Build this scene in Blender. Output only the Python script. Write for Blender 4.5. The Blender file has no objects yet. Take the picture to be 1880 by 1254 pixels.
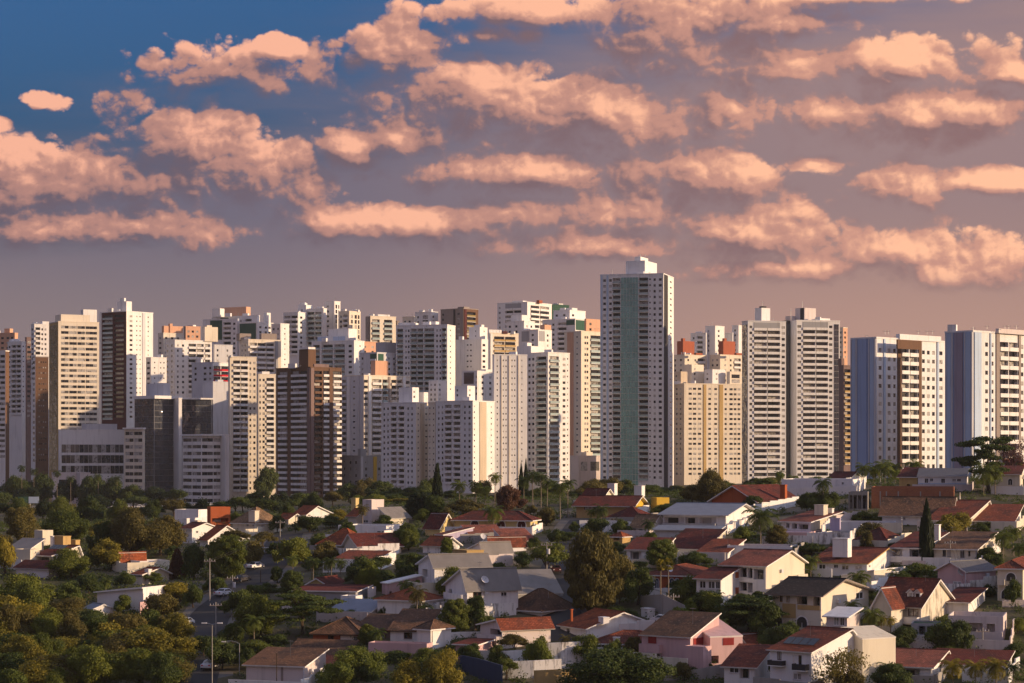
import bpy, math, random
from mathutils import Vector, Matrix
R_ = math.radians
rnd = random.Random(7)
sc = bpy.context.scene
col = sc.collection
# ------------------------------------------------------------------ camera, sky, sun, exposure
F, YH, ZC = 4000.0, 835.0, 40.0          # focal length and horizon row of the 1880 px picture, eye height
cam = bpy.data.cameras.new('camera'); cam_o = bpy.data.objects.new('camera', cam); col.objects.link(cam_o)
cam.sensor_width = 36.0; cam.lens = 36.0 * F / 1880.0; cam.shift_y = (YH - 627.0) / 1880.0
cam.clip_start = 1.0; cam.clip_end = 60000.0
cam_o.location = (0, 0, ZC); cam_o.rotation_euler = (R_(90), 0, 0)
sc.camera = cam_o
SUN_EL, SUN_AZ = 11.0, 100.0               # degrees; azimuth clockwise from the view direction (+Y)
sun = bpy.data.lights.new('sun', 'SUN'); sun.energy = 3.1; sun.angle = R_(0.5); sun.color = (1.0, 0.70, 0.42)
sun_o = bpy.data.objects.new('sun', sun); col.objects.link(sun_o)
_sd = Vector((math.sin(R_(SUN_AZ)) * math.cos(R_(SUN_EL)), math.cos(R_(SUN_AZ)) * math.cos(R_(SUN_EL)), math.sin(R_(SUN_EL))))
sun_o.rotation_euler = _sd.to_track_quat('Z', 'Y').to_euler()
sc.view_settings.view_transform = 'Standard'; sc.view_settings.look = 'None'
sc.view_settings.exposure = 0.78; sc.view_settings.gamma = 1.0; sc.view_settings.use_curve_mapping = False
sc.cycles.max_bounces = 6; sc.cycles.diffuse_bounces = 3; sc.cycles.glossy_bounces = 3
sc.cycles.transmission_bounces = 2; sc.cycles.use_denoising = True
sc.cycles.caustics_reflective = False; sc.cycles.caustics_refractive = False

SKY_S, SKY_K = 0.14, 1.0
class NT:
    """small helper that writes shader maths"""
    def __init__(s, tree): s.t = tree
    def put(s, sock, v):
        if isinstance(v, bpy.types.NodeSocket): s.t.links.new(v, sock)
        elif v is not None: sock.default_value = v
    def n(s, typ, **attrs):
        nd = s.t.nodes.new(typ)
        for k, v in attrs.items(): setattr(nd, k, v)
        return nd
    def m(s, op, a, b=None, c=None, clamp=False):
        nd = s.n('ShaderNodeMath', operation=op, use_clamp=clamp)
        for i, v in enumerate((a, b, c)):
            if v is not None: s.put(nd.inputs[i], v)
        return nd.outputs[0]
    def v(s, op, a, b=None, c=None, out=0):
        nd = s.n('ShaderNodeVectorMath', operation=op)
        for i, x in enumerate((a, b, c)):
            if x is not None: s.put(nd.inputs[i], x)
        return nd.outputs[out]
    def scale(s, a, k):
        nd = s.n('ShaderNodeVectorMath', operation='SCALE'); s.put(nd.inputs[0], a); s.put(nd.inputs['Scale'], k); return nd.outputs[0]
    def xyz(s, a, b, c):
        nd = s.n('ShaderNodeCombineXYZ')
        for i, x in enumerate((a, b, c)): s.put(nd.inputs[i], x)
        return nd.outputs[0]
    def sep(s, a):
        nd = s.n('ShaderNodeSeparateXYZ'); s.put(nd.inputs[0], a); return nd.outputs
    def noise(s, vec, scale, detail=4.0, rough=0.5, dist=0.0, out='Fac', lac=2.0):
        nd = s.n('ShaderNodeTexNoise'); s.put(nd.inputs['Vector'], vec)
        for k, x in (('Scale', scale), ('Detail', detail), ('Roughness', rough), ('Distortion', dist), ('Lacunarity', lac)): s.put(nd.inputs[k], x)
        return nd.outputs[out]
    def ss(s, x, lo, hi, a=0.0, b=1.0):
        nd = s.n('ShaderNodeMapRange', interpolation_type='SMOOTHSTEP'); s.put(nd.inputs[0], x)
        for i, q in enumerate((lo, hi, a, b)): s.put(nd.inputs[i + 1], q)
        return nd.outputs[0]
    def lin(s, x, lo, hi, a=0.0, b=1.0):
        nd = s.n('ShaderNodeMapRange'); s.put(nd.inputs[0], x)
        for i, q in enumerate((lo, hi, a, b)): s.put(nd.inputs[i + 1], q)
        return nd.outputs[0]
    def mix(s, f, a, b, blend='MIX'):
        nd = s.n('ShaderNodeMix', data_type='RGBA', blend_type=blend); s.put(nd.inputs[0], f)
        for i, c in ((6, a), (7, b)): s.put(nd.inputs[i], c if isinstance(c, bpy.types.NodeSocket) else (c[0], c[1], c[2], 1.0))
        return nd.outputs[2]

def make_world():
    w = bpy.data.worlds.new('World'); sc.world = w; w.use_nodes = True
    t = w.node_tree; t.nodes.clear(); q = NT(t)
    tc = q.n('ShaderNodeTexCoord').outputs['Generated']
    d = q.v('NORMALIZE', tc)
    dx, dy, dz = q.sep(d)
    sky = q.n('ShaderNodeTexSky', sky_type='NISHITA', sun_disc=False)
    sky.sun_elevation = R_(SUN_EL); sky.sun_rotation = R_(SUN_AZ); sky.air_density = 1.0; sky.dust_density = 9.0; sky.ozone_density = 8.0
    base = q.scale(sky.outputs[0], SKY_K)
    # sky coordinates: azimuth and elevation, in hundredths of a degree-like unit (0.025 rad each)
    az = q.m('ARCTAN2', dx, dy); el = q.m('ARCSINE', dz)
    U = q.m('MULTIPLY_ADD', az, F / 100, 9.4); V = q.m('MULTIPLY_ADD', el, -F / 100, YH / 100)
    uv = q.xyz(U, V, 0.0)
    # the cloud bank in view (azimuth, elevation, half widths)
    ELL = [(3.4,2.75,1.3,.72),(3.4,3.45,2.7,.66),(.7,3.55,2.0,.72),(2.0,4.15,2.6,.42),(5.0,3.2,.9,.5),(4.6,1.45,1.4,.42),(7.2,1.05,1.0,.42),
           (8.8,1.8,2.0,.62),(10.8,2.1,3.6,.72),(12.6,1.05,2.2,.95),(14.2,.5,1.5,.5),(9.9,.3,1.7,.33),(9.1,.75,.8,.16),(16.0,1.35,2.3,.42),(17.0,2.25,3.2,.5),
           (10.0,3.2,2.0,.42),(12.9,3.3,1.5,.55),(16.2,3.55,1.0,.42),(18.4,3.5,1.0,.26),(7.5,4.15,2.3,.36),(11.0,3.95,2.3,.5),(14.2,4.3,2.2,.6),(16.2,4.65,1.4,.45),
           (18.4,4.85,1.0,.35),(14.6,4.95,2.2,.26),(10.6,4.5,2.6,.3),(17.6,5.1,1.6,.24),(1.5,4.35,2.2,.25),(.95,2.05,.45,.16),(6.5,2.8,.6,.35),(7.3,2.6,.5,.35),(18.5,1.55,.7,.22),(15.2,.1,1.8,.2),(.1,2.45,.3,.14),(5.2,1.05,.6,.22),(15,3.1,.7,.14)]
    gen = q.ss(q.m('MAXIMUM', q.m('ABSOLUTE', az), q.m('MULTIPLY', q.m('ABSOLUTE', el), 1.15)), .26, .36)
    far = q.m('MULTIPLY_ADD', q.noise(q.v('MULTIPLY', d, (1, 1, 2.2)), 3.2, 2.0), 6.0, -2.05)   # unseen clouds all round, cover raised to lift the fill light
    far = q.m('MINIMUM', far, .9)
    def env(off):
        p = q.v('ADD', uv, (off[0], off[1], 0))
        e = None
        for (cx, cy, rx, ry) in ELL:
            k = q.v('MULTIPLY_ADD', p, (1 / rx, 1 / ry, 0), (-cx / rx, -cy / ry, 0))
            k = q.v('DOT_PRODUCT', k, k, out=1)
            e = k if e is None else q.n('ShaderNodeMath', operation='SMOOTH_MIN')
            if e is not k:
                q.put(e.inputs[0], k); q.put(e.inputs[1], last); e.inputs[2].default_value = .9; e = e.outputs[0]
            last = e
        e = q.m('SUBTRACT', 1.5, q.m('POWER', q.m('MINIMUM', q.m('MAXIMUM', e, 0.0), 9.0), .6))
        return q.m('ADD', q.m('MULTIPLY', e, q.m('SUBTRACT', 1.0, gen)), q.m('MULTIPLY', far, gen))
    def nvec(off):
        k = F / 100
        return q.v('MULTIPLY_ADD', d, (k, k, k * 1.25), (off[0], 0, -off[1] * 1.25))
    def fb(off): return q.m('MULTIPLY_ADD', q.noise(nvec(off), .70, 3.0, .5), 2.7, -1.35)
    def billow(off):      # rounded heads of cumulus
        v = nvec(off); t = None
        for sc_, w_ in ((1.25, 1.0), (2.9, .55), (6.3, .27), (14.0, .13), (30.0, .07)):
            n = q.m('MULTIPLY', q.m('ABSOLUTE', q.m('MULTIPLY_ADD', q.noise(v, sc_, 0.0), 2.0, -1.0)), w_); t = n if t is None else q.m('ADD', t, n)
        return t
    e0 = env((0, 0)); e1 = env((.30, -.34)); b0 = billow((0, 0)); b1 = billow((.07, -.085))
    s0 = q.m('ADD', e0, fb((0, 0))); s1 = q.m('ADD', e1, fb((.30, -.34)))
    d0 = q.m('MULTIPLY_ADD', q.m('SUBTRACT', b0, .52), 1.2, s0)
    lit = q.m('MULTIPLY_ADD', q.m('SUBTRACT', s0, s1), .70, .25)
    lit = q.m('MULTIPLY_ADD', q.m('SUBTRACT', b0, b1), .60, lit)
    lit = q.m('MULTIPLY_ADD', q.ss(d0, .9, .0), .14, lit, clamp=True)
    mask = q.ss(d0, -.05, q.m('MULTIPLY_ADD', q.ss(lit, .55, .1), 1.2, .42))
    hi = q.mix(q.ss(U, 2, 18), (.55, .27, .185), (.62, .32, .20))
    mid = q.mix(q.ss(U, 2, 18), (.27, .138, .118), (.35, .175, .135))
    low = q.mix(q.ss(U, 2, 18), (.085, .064, .084), (.155, .09, .092))
    up = q.ss(el, .28, .75)  # high clouds out of view, greyed to cool and brighten the shaded walls
    hi = q.mix(up, hi, (.47, .44, .47)); mid = q.mix(up, mid, (.28, .28, .33)); low = q.mix(up, low, (.14, .15, .20))
    cl = q.mix(q.ss(lit, .0, .52), low, mid); cl = q.mix(q.ss(lit, .48, 1.0), cl, hi)
    # mauve evening veil towards the horizon, streaky, thicker to the right
    vn = q.noise(q.v('MULTIPLY', d, (5, 5, 40)), 1.6, 4.0, .55)
    veil = q.ss(q.m('ADD', q.m('MULTIPLY_ADD', vn, 1.6, -.8), q.m('MULTIPLY_ADD', q.m('MINIMUM', U, 22), .13, q.m('MULTIPLY', V, .52))), 1.0, 2.75)
    vc = q.mix(q.ss(U, 3, 17), (.098, .086, .118), (.205, .134, .132))
    vc = q.mix(q.ss(V, 3.6, 6.4), vc, q.mix(q.ss(U, 2, 17), (.152, .116, .122), (.295, .174, .14)))
    K = 1.0 / SKY_S; cl = q.scale(cl, K); vc = q.scale(vc, K)
    back = q.mix(q.m('MULTIPLY', veil, .92), base, vc)
    out = q.mix(q.m('MULTIPLY', mask, q.ss(V, 5.9, 4.9, .2, 1.0)), back, cl)
    below = q.ss(el, -.02, -.06)
    out = q.mix(below, out, (.05 * K, .045 * K, .04 * K))
    bg = q.n('ShaderNodeBackground'); q.put(bg.inputs[0], out); bg.inputs[1].default_value = SKY_S
    o = q.n('ShaderNodeOutputWorld'); t.links.new(bg.outputs[0], o.inputs[0])
    w.cycles.sampling_method = 'MANUAL'; w.cycles.sample_map_resolution = 512
make_world()
# ------------------------------------------------------------------ terrain
HAZE = 3.5e-5
_DT = [0, 200, 300, 340, 365, 390, 425, 465, 505, 545, 580, 620, 700, 800, 900, 1100, 1300, 2000, 9000]
_DL = [47, 43, 40, 36.7, 33.9, 31.2, 27.9, 24.4, 22.2, 21, 20.2, 20, 20.5, 21.5, 22.5, 26, 27, 28, 40]
_DC = [47, 43, 39, 35.4, 31.3, 27.0, 23.1, 19.2, 16.3, 14.2, 12.9, 12.6, 14.2, 16, 18, 18.5, 19, 22, 40]
_DR = [47, 43, 38.5, 34, 28, 23.5, 18.8, 14.5, 11.2, 8.7, 7.1, 6.8, 8.5, 10, 11.5, 13.5, 15, 20, 40]
def _ip(tab, y):
    y = max(_DT[0], min(_DT[-1], y))
    for i in range(len(_DT) - 1):
        if y <= _DT[i + 1]:
            k = (y - _DT[i]) / (_DT[i + 1] - _DT[i]); return tab[i] * (1 - k) + tab[i + 1] * k
def ground_z(X, Y):
    u = max(-1.25, min(1.25, X / max(Y, 60.0) * F / 940.0))
    if u < 0: k = min(1, -u / .8); k = k * k * (3 - 2 * k); dr = _ip(_DC, Y) * (1 - k) + _ip(_DL, Y) * k
    else: k = min(1, u / .9); k = k * k * (3 - 2 * k); dr = _ip(_DC, Y) * (1 - k) + _ip(_DR, Y) * k
    return ZC - dr
def row_depth(px, py, lo=285.0, hi=650.0):
    """distance at which the ground lies on picture row py in column px (first hit going away)"""
    t = (px - 940.0) / F; y = lo
    while y < hi:
        if YH + F * (ZC - ground_z(t * y, y)) / y <= py: return y
        y += 1.0
    return hi
def at(px, D): return (px - 940.0) / F * D
def zrow(py, D): return ZC - (py - YH) / F * D

# ------------------------------------------------------------------ materials
_MC = {}
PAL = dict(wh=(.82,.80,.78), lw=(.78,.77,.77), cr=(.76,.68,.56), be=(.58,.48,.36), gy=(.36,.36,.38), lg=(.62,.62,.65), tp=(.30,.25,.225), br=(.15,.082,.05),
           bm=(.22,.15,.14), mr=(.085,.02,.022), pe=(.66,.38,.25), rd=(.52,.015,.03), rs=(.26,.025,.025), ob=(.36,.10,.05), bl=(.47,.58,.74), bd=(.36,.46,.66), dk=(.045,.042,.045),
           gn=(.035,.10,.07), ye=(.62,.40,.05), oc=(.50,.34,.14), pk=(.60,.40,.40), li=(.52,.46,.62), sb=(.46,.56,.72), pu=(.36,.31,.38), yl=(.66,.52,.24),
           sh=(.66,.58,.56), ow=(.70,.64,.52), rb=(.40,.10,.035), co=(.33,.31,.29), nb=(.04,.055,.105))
def mat(key):
    if key in _MC: return _MC[key]
    m = bpy.data.materials.new(key); m.use_nodes = True; t = m.node_tree; t.nodes.clear(); q = NT(t)
    b = q.n('ShaderNodeBsdfPrincipled'); o = q.n('ShaderNodeOutputMaterial'); t.links.new(b.outputs[0], o.inputs[0])
    pos = q.n('ShaderNodeNewGeometry').outputs['Position']
    def setc(c, r, spec=.5): q.put(b.inputs['Base Color'], c if isinstance(c, bpy.types.NodeSocket) else (*c, 1)); q.put(b.inputs['Roughness'], r); b.inputs['Specular IOR Level'].default_value = spec
    def bump(h, s, d=.02):
        n = q.n('ShaderNodeBump'); n.inputs['Strength'].default_value = s; n.inputs['Distance'].default_value = d; q.put(n.inputs['Height'], h); t.links.new(n.outputs[0], b.inputs['Normal'])
    if key == 'haze':
        t.nodes.clear(); o = q.n('ShaderNodeOutputMaterial'); v = q.n('ShaderNodeVolumePrincipled'); v.inputs['Color'].default_value = (.90, .92, 1.0, 1); v.inputs['Density'].default_value = HAZE
        t.links.new(v.outputs[0], o.inputs['Volume']); _MC[key] = m; return m
    if key == 'pane':          # window glass with whatever curtain hangs behind it
        r = q.n('ShaderNodeObjectInfo').outputs['Random']
        c = q.mix(q.ss(r, .46, .50), (.018, .02, .026), (.11, .105, .10)); c = q.mix(q.ss(r, .68, .72), c, (.44, .42, .40))
        c = q.mix(q.ss(q.noise(pos, .9, 2.0), .5, .62), c, q.scale(c, .45)); setc(c, .08, .6)
    elif key in ('tl', 'gg', 'cw', 'cg'):   # tinted glass: balcony glass, golden glass, dark and green curtain wall
        cc = dict(tl=(.40,.50,.50), gg=(.30,.23,.08), cw=(.045,.05,.066), cg=(.22,.42,.38))[key]
        r = q.n('ShaderNodeObjectInfo').outputs['Random']
        setc(q.mix(q.lin(r, 0, 1, 0, .45), cc, tuple(x * .45 for x in cc)), .06 if key != 'cg' else .22, .8); b.inputs['IOR'].default_value = 1.65 if key != 'tl' else 1.5
        bump(q.noise(pos, .22, 2.0), .9 if key != 'cg' else .25, .5)
    elif key == 'metal': setc((.34, .35, .37), .35); b.inputs['Metallic'].default_value = .8
    elif key == 'solar': setc((.012, .016, .03), .12, .7)
    elif key.startswith('leaf'):
        cs = dict(leaf=((.20,.22,.026),(.055,.085,.016)), leafd=((.115,.15,.026),(.032,.056,.014)), leafy=((.37,.30,.032),(.12,.12,.018)), leafo=((.21,.175,.04),(.075,.07,.02)),
                  leafr=((.16,.075,.04),(.08,.04,.025)), leafp=((.20,.235,.03),(.065,.095,.018)), leafc=((.030,.052,.018),(.014,.026,.010)), leafb=((.16,.07,.07),(.09,.045,.04)))[key]
        r = q.n('ShaderNodeObjectInfo').outputs['Random']
        f = q.m('MULTIPLY_ADD', q.noise(pos, .55, 4.0, .6), 1.5, q.m('MULTIPLY_ADD', r, .5, -.5), clamp=True)
        c = q.mix(f, cs[1], cs[0]); setc(c, .62, .25)
        tr = q.n('ShaderNodeBsdfTranslucent'); q.put(tr.inputs[0], c); mx = q.n('ShaderNodeMixShader'); mx.inputs[0].default_value = .38
        t.links.new(b.outputs[0], mx.inputs[1]); t.links.new(tr.outputs[0], mx.inputs[2]); t.links.new(mx.outputs[0], o.inputs[0])
    elif key in ('bark', 'palmbark'):
        c = (.085, .06, .04) if key == 'bark' else (.30, .25, .19)
        n = q.noise(q.v('MULTIPLY', pos, (6, 6, 1.5)), 1.0, 4.0); setc(q.mix(n, tuple(x * .5 for x in c), c), .95, .2); bump(n, .6, .05)
    elif key.startswith('tile'):   # clay roof tiles: courses and columns, patches of lichen and faded tiles
        c1, c2 = dict(tile=((.27,.072,.038),(.15,.045,.03)), tiled=((.17,.038,.028),(.095,.026,.022)), tileb=((.20,.105,.062),(.10,.058,.04)), tileo=((.40,.105,.040),(.24,.065,.03)),
                      tilek=((.055,.043,.038),(.032,.027,.025)), tilep=((.30,.10,.07),(.19,.07,.055)), tilet=((.34,.21,.12),(.22,.14,.085)))[key]
        uvm = q.n('ShaderNodeUVMap', uv_map='UVMap').outputs[0]
        br = q.n('ShaderNodeTexBrick'); q.put(br.inputs['Vector'], uvm)
        for k, x in (('Scale', 1.0), ('Mortar Size', .03), ('Mortar Smooth', .6), ('Bias', -.2), ('Brick Width', .26), ('Row Height', .36)): br.inputs[k].default_value = x
        br.offset = 0.0; br.inputs['Color1'].default_value = (*c1, 1); br.inputs['Color2'].default_value = (*c2, 1); br.inputs['Mortar'].default_value = (*[x * .35 for x in c2], 1)
        c = q.mix(q.ss(q.noise(pos, .35, 5.0, .6), .42, .68), br.outputs[0], tuple(x * .52 + .012 for x in c2))
        c = q.mix(q.m('MULTIPLY', q.ss(q.noise(pos, 1.9, 4.0, .7), .54, .68), .6), c, tuple(min(1, x * 1.5 + .05) for x in c1)); setc(c, .85, .2)
        su, sv, _ = q.sep(uvm); wv = q.m('SINE', q.m('MULTIPLY', su, 2 * math.pi / .26)); bump(q.m('MULTIPLY_ADD', br.outputs['Fac'], -1.2, wv), .9, .045)
    elif key in ('zinc', 'fibre', 'asb'):   # corrugated sheet
        c = dict(zinc=(.22,.25,.31), fibre=(.24,.22,.205), asb=(.12,.12,.13))[key]
        n = q.noise(q.v('MULTIPLY', pos, (1, 1, .3)), .5, 5.0, .6); setc(q.mix(n, tuple(x * .6 for x in c), tuple(x * 1.2 for x in c)), .55, .4)
        su, sv, _ = q.sep(q.n('ShaderNodeUVMap', uv_map='UVMap').outputs[0]); bump(q.m('SINE', q.m('MULTIPLY', su, 2 * math.pi / .2)), .5, .03)
    elif key == 'asphalt': n = q.noise(pos, .25, 6.0, .65); setc(q.mix(n, (.028, .027, .03), (.062, .06, .06)), .9, .3); bump(q.noise(pos, 9.0, 3.0), .3, .01)
    elif key == 'pavement': n = q.noise(pos, .6, 5.0, .6); setc(q.mix(n, (.10, .09, .08), (.21, .19, .17)), .9, .3)
    elif key == 'soil':
        n = q.noise(pos, .06, 6.0, .62); c = q.mix(q.ss(n, .36, .58), (.050, .058, .02), (.12, .10, .06)); c = q.mix(q.ss(q.noise(pos, .022, 4.0), .56, .68), c, (.17, .15, .12))
        setc(c, .95, .2); bump(q.noise(pos, 1.2, 4.0), .5, .3)
    elif key == 'brick':
        uvm = q.n('ShaderNodeUVMap', uv_map='UVMap').outputs[0]; br = q.n('ShaderNodeTexBrick'); q.put(br.inputs['Vector'], uvm)
        for k, x in (('Scale', 1.0), ('Mortar Size', .012), ('Brick Width', .3), ('Row Height', .2)): br.inputs[k].default_value = x
        br.inputs['Color1'].default_value = (.42, .15, .065, 1); br.inputs['Color2'].default_value = (.31, .10, .05, 1); br.inputs['Mortar'].default_value = (.3, .25, .2, 1)
        setc(q.mix(q.m('MULTIPLY', q.noise(pos, .5, 4.0), .5), br.outputs[0], (.16, .07, .04)), .9, .2)
    else:                       # plaster and paint, rain streaks and patches
        c = PAL[key[:2]]
        s = q.noise(q.v('MULTIPLY', pos, (.9, .9, .07)), 1.0, 5.0, .6); p_ = q.noise(pos, .12, 4.0, .55)
        f = q.m('MULTIPLY', q.ss(s, .48, .74), .42); k = q.mix(f, c, tuple(x * .48 for x in c)); k = q.mix(q.m('MULTIPLY', q.ss(p_, .35, .75), .22), k, tuple(x * .72 for x in c)); setc(k, .82, .25)
        if key.endswith('_old'): k = q.mix(q.m('MULTIPLY', q.ss(q.noise(q.v('MULTIPLY', pos, (1.4, 1.4, .35)), .8, 6.0, .7), .46, .66), .8), c, (.075, .06, .045)); setc(k, .9, .2)
    _MC[key] = m
    return m

# ------------------------------------------------------------------ objects and meshes
def new(name, mesh, parent=None, loc=(0, 0, 0), rz=0.0, scale=None):
    o = bpy.data.objects.new(name, mesh); col.objects.link(o)
    o.location = loc
    if rz: o.rotation_euler = (0, 0, rz)
    if scale: o.scale = scale
    if parent is not None: o.parent = parent
    return o
def tag(o, label=None, cat=None, group=None, kind=None):
    for k, v in (('label', label), ('category', cat), ('group', group), ('kind', kind)):
        if v: o[k] = v
    return o
class MB:
    """collects faces and builds ONE mesh"""
    def __init__(s): s.v = []; s.f = []; s.m = []; s.uv = []; s.mats = []
    def mi(s, key):
        if key not in s.mats: s.mats.append(key)
        return s.mats.index(key)
    def face(s, pts, key, uv=None):
        i = len(s.v); s.v.extend(pts); s.f.append(tuple(range(i, i + len(pts)))); s.m.append(s.mi(key))
        if uv is None:
            a = Vector(pts[0]); e = (Vector(pts[1]) - a); L = e.length or 1; e /= L
            n = e.cross(Vector(pts[2]) - a); n.normalize(); g = n.cross(e)
            uv = [((Vector(p) - a).dot(e), (Vector(p) - a).dot(g)) for p in pts]
        s.uv.extend(uv)
    def box(s, x0, x1, y0, y1, z0, z1, key, skip=''):
        P = [(x0,y0,z0),(x1,y0,z0),(x1,y1,z0),(x0,y1,z0),(x0,y0,z1),(x1,y0,z1),(x1,y1,z1),(x0,y1,z1)]
        for n, q in (('f',(0,1,5,4)),('r',(1,2,6,5)),('b',(2,3,7,6)),('l',(3,0,4,7)),('t',(4,5,6,7)),('u',(3,2,1,0))):
            if n not in skip: s.face([P[i] for i in q], key)
    def tube(s, p0, p1, r0, r1, key, n=6, cap=True):
        p0 = Vector(p0); p1 = Vector(p1); d = (p1 - p0).normalized(); a = d.orthogonal().normalized(); b = d.cross(a)
        A = [p0 + (a * math.cos(2*math.pi*i/n) + b * math.sin(2*math.pi*i/n)) * r0 for i in range(n)]
        B = [p1 + (a * math.cos(2*math.pi*i/n) + b * math.sin(2*math.pi*i/n)) * r1 for i in range(n)]
        for i in range(n): s.face([A[i], A[(i+1) % n], B[(i+1) % n], B[i]], key)
        if cap: s.face(B, key); s.face(A[::-1], key)
    def mesh(s, name):
        me = bpy.data.meshes.new(name); me.from_pydata([tuple(v) for v in s.v], [], s.f)
        for k in s.mats: me.materials.append(mat(k))
        me.polygons.foreach_set('material_index', s.m)
        l = me.uv_layers.new(name='UVMap'); l.data.foreach_set('uv', [c for p in s.uv for c in p]); me.update()
        return me
    def obj(s, name, parent=None, loc=(0, 0, 0), rz=0.0): return new(name, s.mesh(name), parent, loc, rz)
_SH = {}
def unit_box(key):          # 1 x 1 x 1 box centred on the origin, shared
    if ('b', key) not in _SH: b = MB(); b.box(-.5, .5, -.5, .5, -.5, .5, key); _SH['b', key] = b.mesh('block')
    return _SH['b', key]
def unit_balcony(front, slab='wh'):   # floor slab, front panel and two cheeks; y = 0 at the wall, y = -1 outermost
    k = ('y', front, slab)
    if k not in _SH:
        b = MB(); b.box(-.5, .5, -1, 0, 0, .14, slab); b.box(-.5, .5, -1.0, -.92, .14, 1, front, 'u'); b.box(-.5, -.475, -.92, 0, .14, 1, front, 'u'); b.box(.475, .5, -.92, 0, .14, 1, front, 'u')
        _SH[k] = b.mesh('balcony')
    return _SH[k]
def unit_window(frame='wh'):    # a frame ring 1 x 1, for the nearer houses
    k = ('w', frame)
    if k not in _SH:
        b = MB()
        for x0, x1, z0, z1 in ((-.5, -.43, -.5, .5), (.43, .5, -.5, .5), (-.43, .43, .42, .5), (-.43, .43, -.5, -.42), (-.03, .03, -.42, .42)): b.box(x0, x1, -.5, .5, z0, z1, frame)
        _SH[k] = b.mesh('window')
    return _SH[k]

def haze():
    b = MB(); b.box(-6200, 6200, -600, 12200, -12, 152, 'haze'); o = b.obj('haze'); tag(o, kind='stuff')
def facade(mb, O, th, w, z0, z1, holes, key):
    """a wall face with real openings (u0, u1, za, zb, depth); O in the mesh's own space"""
    c, s = math.cos(th), math.sin(th)
    def P(u, z, d=0.0): return (O[0] + u * c - d * s, O[1] + u * s + d * c, z)
    us = sorted({0.0, w} | {h[0] for h in holes} | {h[1] for h in holes}); zs = sorted({z0, z1} | {h[2] for h in holes} | {h[3] for h in holes})
    hs = set((round(h[0], 3), round(h[2], 3)) for h in holes)
    cols = {}
    for h in holes: cols.setdefault((h[0], h[1]), []).append(h)
    # strips: full-height strips where no opening column runs, and the bits between openings inside a column
    edges = sorted(cols)
    u = 0.0
    for (a, b) in edges:
        if a > u + 1e-4: mb.face([P(u, z0), P(a, z0), P(a, z1), P(u, z1)], key)
        z = z0
        for h in sorted(cols[a, b], key=lambda q: q[2]):
            if h[2] > z + 1e-4: mb.face([P(a, z), P(b, z), P(b, h[2]), P(a, h[2])], key)
            d = h[4]; k2 = h[5] if len(h) > 5 and h[5] else key
            mb.face([P(a, h[2]), P(a, h[2], d), P(a, h[3], d), P(a, h[3])], k2); mb.face([P(b, h[2], d), P(b, h[2]), P(b, h[3]), P(b, h[3], d)], k2)
            mb.face([P(a, h[2]), P(b, h[2]), P(b, h[2], d), P(a, h[2], d)], k2); mb.face([P(a, h[3], d), P(b, h[3], d), P(b, h[3]), P(a, h[3])], k2)
            mb.face([P(a, h[2], d), P(b, h[2], d), P(b, h[3], d), P(a, h[3], d)], k2)
            z = h[3]
        if z < z1 - 1e-4: mb.face([P(a, z), P(b, z), P(b, z1), P(a, z1)], key)
        u = b
    if u < w - 1e-4: mb.face([P(u, z0), P(w, z0), P(w, z1), P(u, z1)], key)

def corner(xl, xc, xr, D, a):
    """plan of a box whose near corner is in column xc at distance D, turned by a; widths from the columns of its two far edges"""
    ca, sa = math.cos(a), math.sin(a); Cx, Cy = at(xc, D), D
    tl, tr = (xl - 940) / F, (xr - 940) / F
    wL = (Cx - tl * Cy) / max(.08, ca + tl * sa); wR = (tr * Cy - Cx) / max(.08, sa - tr * ca)
    return Cx, Cy, max(.5, wL), max(.5, wR)
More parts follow.
